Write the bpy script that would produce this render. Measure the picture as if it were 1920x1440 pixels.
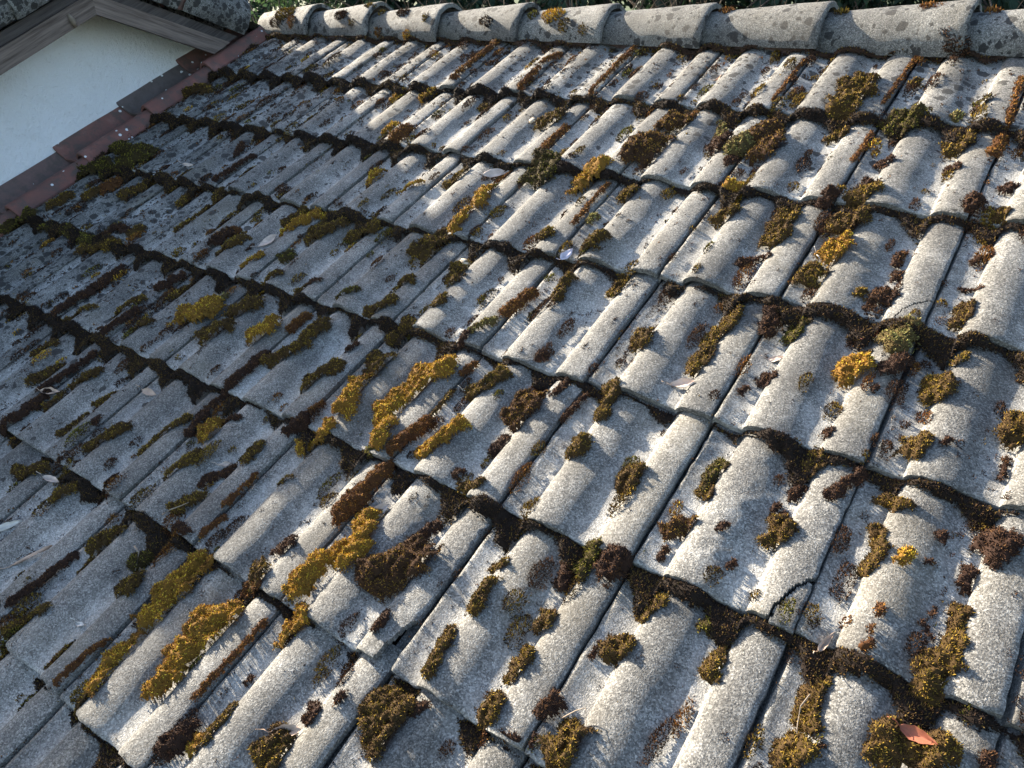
import bpy, math, random
import numpy as np

# ------------------------------------------------------------------ scene, camera, sky, sun
for o in list(bpy.data.objects): bpy.data.objects.remove(o, do_unlink=True)
scene = bpy.context.scene
COL = scene.collection
PITCH = math.radians(22.0); CP, SP = math.cos(PITCH), math.sin(PITCH)
Z0 = 4.9                                   # height of the roof's origin above the ground
def W(u, v, n):                            # roof coordinates (along ridge, up slope, out of roof) -> world
    return (u, v*CP - n*SP, Z0 + v*SP + n*CP)
def Wn(P):
    P = np.asarray(P, float)
    return np.stack([P[..., 0], P[..., 1]*CP - P[..., 2]*SP, Z0 + P[..., 1]*SP + P[..., 2]*CP], -1)
def Wd(d): return (d[0], d[1]*CP - d[2]*SP, d[1]*SP + d[2]*CP)

CAM_C = (0.79974615, -0.53918176, 1.26904725)
CAM_R = ((0.80641948, 0.53103942, -0.26016294), (0.25623601, -0.71030043, -0.65560385), (-0.53294533, 0.4620286, -0.70887153))
cam = bpy.data.cameras.new("camera"); cam.sensor_width = 36.0; cam.lens = 1457.9/1920*36.0
cam.clip_start = 0.05; cam.clip_end = 3000.0
camo = bpy.data.objects.new("camera", cam); COL.objects.link(camo)
from mathutils import Matrix, Vector, Quaternion
rx = Vector(Wd(CAM_R[0])); dn = Vector(Wd(CAM_R[1])); fw = Vector(Wd(CAM_R[2])); cp = Vector(W(*CAM_C))
camo.matrix_world = Matrix(((rx.x, -dn.x, -fw.x, cp.x), (rx.y, -dn.y, -fw.y, cp.y), (rx.z, -dn.z, -fw.z, cp.z), (0, 0, 0, 1)))
scene.camera = camo

SUN = Vector(Wd((-2.28, 0.66, 0.765))).normalized()          # towards the sun
sun_el = math.asin(SUN.z); sun_az = math.atan2(SUN.x, SUN.y)
world = bpy.data.worlds.new("World"); scene.world = world; world.use_nodes = True
wn = world.node_tree; wn.nodes.clear()
sky = wn.nodes.new("ShaderNodeTexSky"); sky.sky_type = 'NISHITA'; sky.sun_disc = False
sky.sun_elevation = sun_el; sky.sun_rotation = sun_az; sky.air_density = 1.0; sky.dust_density = 1.8; sky.ozone_density = 1.2
bg = wn.nodes.new("ShaderNodeBackground"); bg.inputs[1].default_value = 0.105
wo = wn.nodes.new("ShaderNodeOutputWorld"); wn.links.new(sky.outputs[0], bg.inputs[0]); wn.links.new(bg.outputs[0], wo.inputs[0])
sl = bpy.data.lights.new("sun", 'SUN'); sl.energy = 5.0; sl.angle = math.radians(0.6); sl.color = (1.0, 0.89, 0.72)
so = bpy.data.objects.new("sun", sl); COL.objects.link(so); so.rotation_euler = SUN.to_track_quat('Z', 'Y').to_euler(); so.location = (-20, 5, 15)
scene.view_settings.view_transform = 'Standard'; scene.view_settings.look = 'None'; scene.view_settings.gamma = 1.0
scene.view_settings.use_curve_mapping = False
scene.view_settings.exposure = 2.15

# ------------------------------------------------------------------ helpers
rng = np.random.default_rng(11); random.seed(5)
def mk_mesh(name, V, F, smooth=False, cols=None, attrs=None):
    V = np.asarray(V, np.float32).reshape(-1, 3)
    groups = [np.asarray(f, np.int32) for f in (F if isinstance(F, list) else [F]) if len(f)]
    me = bpy.data.meshes.new(name); me.vertices.add(len(V)); me.vertices.foreach_set("co", V.ravel())
    tot = sum(g.size for g in groups); nf = sum(len(g) for g in groups)
    me.loops.add(tot); me.polygons.add(nf)
    me.loops.foreach_set("vertex_index", np.concatenate([g.ravel() for g in groups]))
    lt = np.concatenate([np.full(len(g), g.shape[1], np.int32) for g in groups])
    me.polygons.foreach_set("loop_start", np.concatenate([[0], np.cumsum(lt)[:-1]]).astype(np.int32))
    if smooth is not False:
        sm = np.concatenate([np.full(len(g), bool(s)) for g, s in zip(groups, smooth if isinstance(smooth, (list, tuple)) else [smooth]*len(groups))])
        me.polygons.foreach_set("use_smooth", sm)
    else: me.polygons.foreach_set("use_smooth", np.zeros(nf, bool))
    if cols is not None:
        a = me.color_attributes.new("Col", 'FLOAT_COLOR', 'POINT'); c = np.ones((len(V), 4), np.float32); c[:, :3] = cols
        a.data.foreach_set("color", c.ravel())
    for k, arr in (attrs or {}).items():
        a = me.attributes.new(k, 'FLOAT', 'POINT'); a.data.foreach_set("value", np.asarray(arr, np.float32))
    me.update(calc_edges=True); me.validate()
    return me
def link(name, me, mat=None, parent=None, loc=None):
    if mat is not None and me is not None and not me.materials: me.materials.append(mat)
    o = bpy.data.objects.new(name, me); COL.objects.link(o)
    if parent is not None: o.parent = parent
    if loc is not None: o.location = loc
    return o
def empty(name, loc=(0, 0, 0)):
    o = bpy.data.objects.new(name, None); COL.objects.link(o); o.location = loc; o.empty_display_size = 0.1; return o
def tag(o, label=None, cat=None, group=None, kind=None):
    if label: o["label"] = label
    if cat: o["category"] = cat
    if group: o["group"] = group
    if kind: o["kind"] = kind
    return o
class MB:                                                   # collects shapes into one mesh
    def __init__(s): s.V = []; s.F3 = []; s.F4 = []; s.n = 0
    def add(s, V, F):
        V = np.asarray(V, float); s.V.append(V)
        for f in F: (s.F3 if len(f) == 3 else s.F4).append([i+s.n for i in f])
        s.n += len(V)
    def box(s, c8): s.add(c8, [(0, 3, 2, 1), (4, 5, 6, 7), (0, 1, 5, 4), (1, 2, 6, 5), (2, 3, 7, 6), (3, 0, 4, 7)])
    def aabb(s, a, b, fn=None):
        x0, y0, z0 = a; x1, y1, z1 = b
        c = [(x0, y0, z0), (x1, y0, z0), (x1, y1, z0), (x0, y1, z0), (x0, y0, z1), (x1, y0, z1), (x1, y1, z1), (x0, y1, z1)]
        s.box([fn(*q) for q in c] if fn else c)
    def tube(s, pts, rad, k=6):
        pts = [Vector(p) for p in pts]; rings = []
        for i, p in enumerate(pts):
            t = (pts[min(i+1, len(pts)-1)] - pts[max(i-1, 0)]).normalized()
            a = t.orthogonal().normalized(); b = t.cross(a); r = rad[i] if isinstance(rad, (list, tuple)) else rad
            rings.append([tuple(p + (a*math.cos(2*math.pi*q/k) + b*math.sin(2*math.pi*q/k))*r) for q in range(k)])
        V = [q for r in rings for q in r]; F = []
        for i in range(len(pts)-1):
            for q in range(k): F.append((i*k+q, i*k+(q+1) % k, (i+1)*k+(q+1) % k, (i+1)*k+q))
        n = len(V); V += [tuple(pts[0]), tuple(pts[-1])]
        for q in range(k): F.append((n, (q+1) % k, q)); F.append((n+1, (len(pts)-1)*k+q, (len(pts)-1)*k+(q+1) % k))
        s.add(V, F)
    def mesh(s, name, smooth=False):
        F = []
        if s.F4: F.append(np.array(s.F4))
        if s.F3: F.append(np.array(s.F3))
        return mk_mesh(name, np.concatenate(s.V), F, smooth)
def _h(ix, iy, seed):
    h = (ix.astype(np.int64)*374761393 + iy.astype(np.int64)*668265263 + seed*974711) & 0x7fffffff
    h = ((h ^ (h >> 13))*1274126177) & 0x7fffffff
    return ((h ^ (h >> 16)) & 0xffff)/65535.0
def vn(x, y, seed=0):                                       # smooth value noise, 0..1
    x = np.asarray(x, float); y = np.asarray(y, float); ix = np.floor(x); iy = np.floor(y); fx = x-ix; fy = y-iy
    fx = fx*fx*(3-2*fx); fy = fy*fy*(3-2*fy); ix = ix.astype(np.int64); iy = iy.astype(np.int64)
    a = _h(ix, iy, seed); b = _h(ix+1, iy, seed); c = _h(ix, iy+1, seed); d = _h(ix+1, iy+1, seed)
    return (a*(1-fx)+b*fx)*(1-fy) + (c*(1-fx)+d*fx)*fy

# ------------------------------------------------------------------ materials
class NT:
    def __init__(s, name):
        s.m = bpy.data.materials.new(name); s.m.use_nodes = True; s.t = s.m.node_tree; s.t.nodes.clear()
        s.out = s.t.nodes.new("ShaderNodeOutputMaterial"); s.bsdf = s.t.nodes.new("ShaderNodeBsdfPrincipled")
        s.t.links.new(s.bsdf.outputs[0], s.out.inputs[0])
        s.bsdf.inputs["Specular IOR Level"].default_value = 0.25
    def N(s, ty, **kw):
        n = s.t.nodes.new(ty)
        for k, v in kw.items():
            if hasattr(n, k): setattr(n, k, v)
        return n
    def L(s, a, b): s.t.links.new(a, b)
    def setin(s, sock, v):
        if hasattr(v, "is_linked"): s.L(v, sock)
        else: sock.default_value = v
    def coord(s, kind="Object", rand=True):
        c = s.N("ShaderNodeTexCoord").outputs[kind]
        if not rand: return c
        oi = s.N("ShaderNodeObjectInfo"); m = s.N("ShaderNodeVectorMath", operation='SCALE'); cx = s.N("ShaderNodeCombineXYZ")
        for i, k in enumerate((37.0, 91.0, 53.0)):
            q = s.math('MULTIPLY', oi.outputs["Random"], k); s.L(q, cx.inputs[i])
        a = s.N("ShaderNodeVectorMath", operation='ADD'); s.L(c, a.inputs[0]); s.L(cx.outputs[0], a.inputs[1]); return a.outputs[0]
    def math(s, op, a, b=0.0, clamp=False):
        n = s.N("ShaderNodeMath", operation=op); n.use_clamp = clamp; s.setin(n.inputs[0], a); s.setin(n.inputs[1], b); return n.outputs[0]
    def noise(s, vec, scale, detail=2.0, rough=0.5):
        n = s.N("ShaderNodeTexNoise"); s.L(vec, n.inputs["Vector"]); n.inputs["Scale"].default_value = scale
        n.inputs["Detail"].default_value = detail; n.inputs["Roughness"].default_value = rough; return n.outputs[0]
    def voro(s, vec, scale, feature='F1', out="Distance"):
        n = s.N("ShaderNodeTexVoronoi", feature=feature); s.L(vec, n.inputs["Vector"]); n.inputs["Scale"].default_value = scale; return n.outputs[out]
    def ramp(s, fac, stops):
        r = s.N("ShaderNodeValToRGB"); s.L(fac, r.inputs[0]); e = r.color_ramp.elements
        while len(e) < len(stops): e.new(0.5)
        for q, (p, c) in zip(e, stops): q.position = p; q.color = (c[0], c[1], c[2], 1) if hasattr(c, "__len__") else (c, c, c, 1)
        return r.outputs[0]
    def step(s, x, a, b):                                   # smoothstep a..b
        n = s.N("ShaderNodeMapRange", interpolation_type='SMOOTHSTEP'); s.setin(n.inputs[0], x)
        n.inputs[1].default_value = a; n.inputs[2].default_value = b; return n.outputs[0]
    def mix(s, f, a, b, blend='MIX'):
        n = s.N("ShaderNodeMix", data_type='RGBA', blend_type=blend)
        for sock, v in ((n.inputs[0], f), (n.inputs[6], a), (n.inputs[7], b)):
            if hasattr(v, "is_linked"): s.L(v, sock)
            else: sock.default_value = v if not hasattr(v, "__len__") else (*v, 1.0)
        return n.outputs[2]
    def attr(s, name, out="Fac"):
        n = s.N("ShaderNodeAttribute"); n.attribute_name = name; return n.outputs[out]
    def bump(s, h, dist, strength=1.0):
        n = s.N("ShaderNodeBump"); n.inputs["Distance"].default_value = dist; n.inputs["Strength"].default_value = strength; s.L(h, n.inputs["Height"])
        if s.bsdf.inputs["Normal"].is_linked: s.L(s.bsdf.inputs["Normal"].links[0].from_socket, n.inputs["Normal"])
        s.L(n.outputs[0], s.bsdf.inputs["Normal"])
    def done(s, col, rough=0.9):
        s.setin(s.bsdf.inputs["Base Color"], col if hasattr(col, "is_linked") else (*col, 1.0)); s.setin(s.bsdf.inputs["Roughness"], rough); return s.m

def concrete_mat(name, pan=True, lichen=0.5, tint=(0.67, 0.662, 0.65), farw=1.0):
    k = NT(name); c = k.coord(); wpos = k.N("ShaderNodeNewGeometry").outputs["Position"]
    big = k.noise(c, 7.0, 4.0, 0.6); mid = k.noise(c, 38.0, 3.0, 0.65); g1 = k.noise(c, 330.0, 2.0, 0.75); g2 = k.voro(c, 380.0, out="Color")
    sep = k.N("ShaderNodeSeparateColor"); k.L(g2, sep.inputs[0]); cell = sep.outputs[0]
    base = k.ramp(big, [(0.3, (0.17, 0.165, 0.155)), (0.5, (0.265, 0.258, 0.24)), (0.7, (0.36, 0.35, 0.325))])
    gr = k.ramp(cell, [(0.0, 0.20), (0.3, 0.60), (0.65, 1.0), (1.0, 2.0)])
    if pan: base = k.mix(1.0, base, k.ramp(k.attr('pan'), [(0.0, 0.80), (0.9, 1.22)]), 'MULTIPLY')     # rolls are worn down to darker aggregate
    col = k.mix(0.78, base, gr, 'MULTIPLY')
    col = k.mix(0.7, col, k.ramp(g1, [(0.25, 0.40), (0.5, 1.0), (0.75, 1.55)]), 'MULTIPLY')
    # pale dusty crust, mostly lying in the pans
    if pan: pf = k.math('MULTIPLY', k.attr("pan"), 0.26)
    else: pf = 0.0
    w = k.math('ADD', k.math('ADD', k.math('MULTIPLY', mid, 0.6), k.math('MULTIPLY', big, 0.6)), pf)
    crust = k.step(w, 0.60, 1.0)
    col = k.mix(k.math('MULTIPLY', crust, 0.72), col, k.mix(cell, (0.40, 0.395, 0.375), (0.68, 0.67, 0.64)))
    mp = k.N('ShaderNodeMapping'); k.L(c, mp.inputs[0]); mp.inputs['Scale'].default_value = (1.0, 0.12, 1.0); st = k.noise(mp.outputs[0], 60.0, 3.0, 0.6)
    col = k.mix(k.math('MULTIPLY', k.step(st, 0.52, 0.74), 0.45), col, k.mix(0.5, col, (0.10, 0.095, 0.085)))
    # warm algae tint
    tn = k.noise(c, 4.0, 2.0); col = k.mix(k.math('MULTIPLY', k.step(tn, 0.52, 0.72), 0.16), col, (0.36, 0.30, 0.19))
    # black lichen spots, more of them up by the ridge and near the gable wall
    sx = k.N("ShaderNodeSeparateXYZ"); k.L(wpos, sx.inputs[0])
    far = k.math('ADD', k.step(k.math('MULTIPLY', sx.outputs[0], -1.0), 0.9, 2.6), k.math('MULTIPLY', k.step(sx.outputs[1], 0.9, 1.6), 0.55))
    wrp = k.N("ShaderNodeVectorMath", operation='ADD'); k.L(c, wrp.inputs[0])
    nv = k.N("ShaderNodeTexNoise"); k.L(c, nv.inputs["Vector"]); nv.inputs["Scale"].default_value = 60.0
    nsc = k.N("ShaderNodeVectorMath", operation='SCALE'); k.L(nv.outputs["Color"], nsc.inputs[0]); nsc.inputs["Scale"].default_value = 0.02; k.L(nsc.outputs[0], wrp.inputs[1])
    spots = None
    for sc, r0 in ((27.0, 0.34), (55.0, 0.30)):
        d = k.voro(wrp.outputs[0], sc); cc = k.N("ShaderNodeSeparateColor"); k.L(k.voro(wrp.outputs[0], sc, out="Color"), cc.inputs[0])
        thr = k.math('SUBTRACT', k.math('MULTIPLY', k.math('ADD', k.math('MULTIPLY', far, 0.55*farw), lichen*0.12), 1.35), cc.outputs[1])
        size = k.math('MULTIPLY', k.step(thr, -0.02, 0.25), r0*1.25)
        f = k.step(k.math('SUBTRACT', size, d), 0.0, 0.05)
        spots = f if spots is None else k.math('MAXIMUM', spots, f)
    col = k.mix(k.math('MULTIPLY', spots, 0.88), col, (0.028, 0.026, 0.024))
    oi = k.N("ShaderNodeObjectInfo"); col = k.mix(1.0, col, k.ramp(oi.outputs["Random"], [(0.0, 0.86), (1.0, 1.12)]), 'MULTIPLY')
    col = k.mix(1.0, col, tint, 'MULTIPLY')
    hh = k.math('ADD', k.math('MULTIPLY', cell, 0.55), k.math('MULTIPLY', g1, 0.9))
    k.bump(mid, 0.005, 0.35); k.bump(hh, 0.0024, 1.0)
    k.bsdf.inputs['Specular IOR Level'].default_value = 0.45; return k.done(col, 0.8)
M_TILE = concrete_mat("grey_concrete_tile"); M_RIDGE = concrete_mat("grey_concrete_ridge", pan=False, lichen=1.8, farw=0.35, tint=(0.50, 0.495, 0.48))
M_VERGE = concrete_mat("lichened_verge_tile", pan=False, lichen=1.6, tint=(0.62, 0.63, 0.64))

def moss_mat():
    k = NT("moss"); a = k.attr("Col", "Color")
    k.done(a, 0.85); k.bsdf.inputs["Specular IOR Level"].default_value = 0.15
    tr = k.N("ShaderNodeBsdfTranslucent"); k.L(a, tr.inputs[0]); mx = k.N("ShaderNodeMixShader"); mx.inputs[0].default_value = 0.22
    k.L(k.bsdf.outputs[0], mx.inputs[1]); k.L(tr.outputs[0], mx.inputs[2]); k.L(mx.outputs[0], k.out.inputs[0]); return k.m
M_MOSS = moss_mat()
def clay_mat():
    k = NT("terracotta"); c = k.coord(); n1 = k.noise(c, 9.0, 4.0, 0.6); n2 = k.noise(c, 60.0, 3.0); n3 = k.noise(c, 240.0, 2.0)
    col = k.ramp(n1, [(0.3, (0.12, 0.07, 0.06)), (0.55, (0.20, 0.085, 0.068)), (0.75, (0.27, 0.14, 0.115))])
    dirt = k.step(k.math('ADD', k.math('MULTIPLY', k.attr("pan"), 0.55), k.math('MULTIPLY', n2, 0.5)), 0.42, 0.75)
    oi = k.N("ShaderNodeObjectInfo"); dirt = k.math('MULTIPLY', dirt, k.step(oi.outputs["Random"], 0.05, 0.5))
    col = k.mix(k.math('MULTIPLY', dirt, 0.85), col, (0.11, 0.10, 0.097))
    d = k.voro(c, 42.0); cc = k.N("ShaderNodeSeparateColor"); k.L(k.voro(c, 42.0, out="Color"), cc.inputs[0])
    f = k.step(k.math('SUBTRACT', k.math('MULTIPLY', k.step(cc.outputs[0], 0.86, 1.0), 0.38), k.math('ADD', d, k.math('MULTIPLY', n2, 0.12))), -0.06, 0.0)
    n5 = k.noise(c, 22.0, 4.0, 0.7); col = k.mix(k.math('MULTIPLY', k.step(n5, 0.42, 0.66), 0.75), col, (0.085, 0.07, 0.062)); col = k.mix(f, col, (0.62, 0.62, 0.62)); k.bump(n3, 0.0012, 0.7); k.bump(n2, 0.003, 0.4); return k.done(col, 0.85)
M_CLAY = clay_mat()
def plaster_mat(name, c0, c1):
    k = NT(name); c = k.coord("Object", False); n1 = k.noise(c, 3.0, 4.0, 0.6); n2 = k.noise(c, 55.0, 4.0, 0.65); n3 = k.noise(c, 220.0, 2.0)
    col = k.mix(k.step(n1, 0.4, 0.7), c0, c1); col = k.mix(k.math('MULTIPLY', k.step(n2, 0.60, 0.72), 0.35), col, (0.55, 0.53, 0.49))
    n4 = k.noise(c, 9.0, 5.0, 0.7); col = k.mix(k.math('MULTIPLY', k.step(n4, 0.55, 0.75), 0.30), col, (0.52, 0.49, 0.42)); k.bump(n2, 0.010, 0.9); k.bump(n3, 0.003, 0.8); return k.done(col, 0.92)
M_PLASTER = plaster_mat("white_plaster", (0.82, 0.825, 0.83), (0.86, 0.865, 0.88)); M_WALL2 = plaster_mat("cream_plaster", (0.62, 0.58, 0.50), (0.68, 0.64, 0.57))
def wood_mat(name, dark, light, gr=(0, 1, 0), tilt=0.0):
    k = NT(name); c = k.coord(); m0 = k.N("ShaderNodeMapping"); k.L(c, m0.inputs[0]); m0.inputs["Rotation"].default_value = (tilt, 0, 0); mp = k.N("ShaderNodeMapping"); k.L(m0.outputs[0], mp.inputs[0]); mp.inputs["Scale"].default_value = tuple(0.05 if g else 1.0 for g in gr)
    n1 = k.noise(mp.outputs[0], 130.0, 4.0, 0.65); n2 = k.noise(mp.outputs[0], 30.0, 3.0, 0.6)
    f = k.math('ADD', k.math('MULTIPLY', n1, 0.6), k.math('MULTIPLY', n2, 0.5)); col = k.ramp(f, [(0.38, dark), (0.56, light), (0.72, tuple(q*1.5 for q in light))])
    k.bump(f, 0.004, 0.8); return k.done(col, 0.85)
M_WOODS = {s: wood_mat("weathered_wood", (0.045, 0.032, 0.026), (0.135, 0.105, 0.088), tilt=s*PITCH) for s in (-1, 1)}; M_WOODD = wood_mat("shade_dark_weathered_wood", (0.022, 0.019, 0.018), (0.06, 0.051, 0.047), tilt=-PITCH)
def plain(name, col, rough=0.8, n=20.0, amt=0.35, bump=0.0):
    k = NT(name); c = k.coord("Object"); q = k.noise(c, n, 4.0, 0.6)
    r = k.ramp(q, [(0.3, tuple(x*(1-amt) for x in col)), (0.7, tuple(x*(1+amt) for x in col))])
    if bump: k.bump(q, bump, 0.8)
    return k.done(r, rough)
M_MORTAR = plain("shaded_pink_mortar", (0.13, 0.085, 0.075), 0.95, 40, 0.5, 0.01); M_FELT = plain("roofing_felt", (0.02, 0.02, 0.02)); M_METAL = plain("zinc", (0.30, 0.31, 0.32), 0.5)  # mortar colour darkened to stand for the shadow gap under the ridge tiles
M_LEAVES = {k_: plain("dead_leaf_"+k_, c_, 0.7, 60, 0.25) for k_, c_ in dict(pale=(0.44, 0.35, 0.29), tan=(0.42, 0.30, 0.22), red=(0.25, 0.085, 0.05), violet=(0.46, 0.42, 0.47), white=(0.50, 0.46, 0.41)).items()}
M_TWIG = plain("grey_twig", (0.22, 0.175, 0.13)); M_SNAIL = plain("snail_shell", (0.55, 0.45, 0.32), 0.5, 90, 0.4)
M_BARK = plain("bark", (0.085, 0.065, 0.05), 0.95, 14, 0.5, 0.03)
def leaf_mat(name, col):
    k = NT(name); a = k.attr("Col", "Color"); cl = k.mix(1.0, a, col, 'MULTIPLY'); k.done(cl, 0.6)
    tr = k.N("ShaderNodeBsdfTranslucent"); k.L(cl, tr.inputs[0]); mx = k.N("ShaderNodeMixShader"); mx.inputs[0].default_value = 0.3
    k.L(k.bsdf.outputs[0], mx.inputs[1]); k.L(tr.outputs[0], mx.inputs[2]); k.L(mx.outputs[0], k.out.inputs[0]); return k.m
M_CONIFER = leaf_mat("conifer_foliage", (0.02, 0.04, 0.022)); M_BUSH = leaf_mat("bush_foliage", (0.045, 0.08, 0.03))

# ------------------------------------------------------------------ ground
gm = plain("lawn_ground", (0.055, 0.075, 0.03), 0.95, 3.0, 0.4)
g = MB(); g.add([(-900, -900, 0), (900, -900, 0), (900, 900, 0), (-900, 900, 0)], [(0, 1, 2, 3)])
tag(link("ground", g.mesh("ground"), gm), "green lawn around the houses", kind="structure")

# ------------------------------------------------------------------ roof surface
H = 0.0245; STEP = 0.026; THICK = 0.014
VJ = np.array([-1.867, -1.494, -1.121, -0.747, -0.374, 0.0, 0.362, 0.727, 1.097, 1.472, 1.845]); NR = len(VJ)-1
C0, C1 = -9, 5                              # first and last tile column
def prof(x):
    x = np.mod(np.asarray(x, float)-0.060, 0.3)+0.060          # 0.060 .. 0.360
    def b(x, f, a, w, e):                                       # steep quarter-round left flank, crest, long gentle right flank
        s = np.clip((x-f)/a, 0, 1); t = np.clip((x-f-a)/w, 0, 1)
        return np.where(x < f+a, np.sqrt(np.clip(1-(1-s)**2, 0, 1))**1.15, 0.5*(1+np.cos(math.pi*t**e)))*(x > f)
    return H*b(x, 0.064, 0.038, 0.100, 1.15)+0.86*H*b(x, 0.217, 0.038, 0.104, 1.12)
BASE = -(float(prof(0.0))+STEP)
def surf(u, v):
    v = np.asarray(v, float); j = np.clip(np.searchsorted(VJ, v, side='right')-1, 0, NR-1); a = VJ[j]; d = VJ[j+1]-a
    return BASE + prof(u) + STEP*(1-(v-a)/d)
def surf_soft(u, v):                        # the tile surface with the lap steps eased, for moss that grows over them
    return sum(surf(u, v+d) for d in (-.014, -.007, 0, .007, .014))/5
def panf(x): return 1-np.clip(prof(x)/(H*0.55), 0, 1)

def grid_solid(name, X, Y, Zt, Zb, mask, attrs=None, mat=None):
    """top, bottom and edge walls of the masked cells of a grid; walls keep their own vertices (hard edges)"""
    nx, ny = X.shape; idx = np.arange(nx*ny).reshape(nx, ny); T = np.stack([X, Y, Zt], -1).reshape(-1, 3); B = np.stack([X, Y, Zb], -1).reshape(-1, 3); n = nx*ny
    m = mask; i, j = np.nonzero(m)
    top = np.stack([idx[i, j], idx[i+1, j], idx[i+1, j+1], idx[i, j+1]], 1); bot = top[:, ::-1]+n
    mp = np.pad(m, 1); walls = []
    for di, dj, a, b in ((-1, 0, (0, 1), (0, 0)), (1, 0, (1, 0), (1, 1)), (0, -1, (0, 0), (1, 0)), (0, 1, (1, 1), (0, 1))):
        e = m & ~mp[1+di:1+di+m.shape[0], 1+dj:1+dj+m.shape[1]]; i, j = np.nonzero(e)
        p = idx[i+a[0], j+a[1]]; q = idx[i+b[0], j+b[1]]; walls.append(np.stack([p+n, q+n, q, p], 1))
    wl = np.concatenate(walls); used, inv = np.unique(wl, return_inverse=True); V = np.concatenate([T, B]); base = len(V)
    V2 = np.concatenate([V, V[used]]); w2 = inv.reshape(wl.shape)+base
    at = {}
    for k, a in (attrs or {}).items(): a = np.concatenate([a.ravel(), a.ravel()]); at[k] = np.concatenate([a, a[used]])
    F = np.concatenate([top, bot, w2]); keep, inv = np.unique(F, return_inverse=True)
    return mk_mesh(name, V2[keep], [inv.reshape(F.shape)], [True], attrs={k: a[keep] for k, a in at.items()})

TL = 0.375                                   # nominal course length, scaled per course
def tile_mesh(name, seed, fine=False, cut=None, frag=False, shift=(0, 0, 0)):
    r = np.random.default_rng(seed)
    xs = np.concatenate([[-0.030, -0.018, -0.006], np.linspace(0.0055, 0.2965, 100 if fine else 46), 0.064+0.038*np.array([-.02, .005, .03, .08, .16, .28, .42, .6, .8]), 0.217+0.038*np.array([-.02, .005, .03, .08, .16, .28, .42, .6, .8])]); xs = np.unique(np.round(xs, 5)); xs = xs[np.concatenate([[True], np.diff(xs) > 0.0002])]
    ys = np.concatenate([[0.0, 0.0035, 0.008, 0.016], np.linspace(0.03, 0.42, 110 if fine else 16)])
    X, Y = np.meshgrid(xs, ys, indexing='ij')
    tong = X < 0.0
    z = prof(X); lf = np.clip(1-(X-0.006)/0.035, 0, 1); z = z*(1-0.03*lf)           # the left lip sits a little lower under its neighbour's roll
    z = z + STEP*(1-Y/TL) + 0.0022*(vn(X*18+seed*7, Y*12, seed)-0.5) + 0.0012*(vn(X*70, Y*70, seed+3)-0.5)
    z = np.where(tong, prof(X)*0.9 + STEP*(1-Y/TL) - 0.032, z)
    nose = np.where(Y < 0.001, 0.0035, np.where(Y < 0.004, 0.0008, 0.0)); z = z - nose
    edge = np.where(X > 0.2955, 0.0012, np.where((X < 0.0075) & ~tong, 0.0014, 0)); z = z-edge
    Yj = Y + (0.0045*(vn(X*30, X*0+seed, seed+9)-0.5) + 0.003*(vn(X*120, X*0+seed, seed+19)-0.5))*np.clip(1-Y/0.03, 0, 1)
    Xj = X + np.where(X > 0.29, 0.0035*(vn(Y*60, Y*0, seed+5)-0.5), 0) + np.where((X > 0) & (X < 0.01), 0.003*(vn(Y*60, Y*0+3, seed+6)-0.5), 0)
    m = np.ones((len(xs)-1, len(ys)-1), bool)
    if cut is not None:
        xc = (xs[:-1]+xs[1:])/2; yc = (ys[:-1]+ys[1:])/2; XC, YC = np.meshgrid(xc, yc, indexing='ij'); ins = cut(XC, YC); m = ins if frag else ~ins
        if frag: Xj = Xj+shift[0]; Yj = Yj+shift[1]; z = z+shift[2]
    return grid_solid(name, Xj, Yj, z, z-THICK, m, {"pan": panf(X)})

house = empty("tiled_house", (0, 0, 0))
tag(house, "low house roof of grey concrete roll tiles overgrown with moss", "house")
variants = [tile_mesh("roof_tile", 100+s) for s in range(7)]
def arc_cut(w, l): return lambda X, Y: ((0.30-X)/w)**1.6 + (np.maximum(Y, 0)/l)**1.5 + 0.12*(vn(X*90, Y*90, 4)-0.5) < 1
special = {(1, 5): [tile_mesh("roof_tile", 210, True, arc_cut(0.046, 0.105)), tile_mesh("broken_corner", 210, True, arc_cut(0.0425, 0.1015), True, (0.001, -0.005, -0.002))],
           (-1, 4): [tile_mesh("roof_tile", 211, True, arc_cut(0.030, 0.10))],
           (1, 7): [tile_mesh("roof_tile", 212, True, arc_cut(0.060, 0.075)), tile_mesh("broken_corner", 212, True, arc_cut(0.0575, 0.0725), True, (0.0, -0.001, -0.0005))]}
RB = Matrix(((1, 0, 0), (0, CP, -SP), (0, SP, CP))).to_4x4()
for j in range(NR):
    for i in range(C0, C1+1):
        du, dv, dn_, rz = random.gauss(0, .0013), random.gauss(0, .0022), random.gauss(0, .0009), random.gauss(0, .0035)
        M = Matrix.Translation(W(i*0.3+du, VJ[j]+dv, BASE+dn_)) @ RB @ Matrix.Rotation(rz, 4, 'Z') @ Matrix.Rotation(random.gauss(0, .003), 4, 'Y')
        M = M @ Matrix.Diagonal((1, (VJ[j+1]-VJ[j])/TL, 1, 1))
        for q, me in enumerate(special.get((i, j), [variants[random.randrange(7)]])):
            o = link("roof_tile" if q == 0 else "broken_corner", me, M_TILE, house); o.matrix_world = M
            if q: o["label"] = "cracked off corner piece of a tile"

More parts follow.
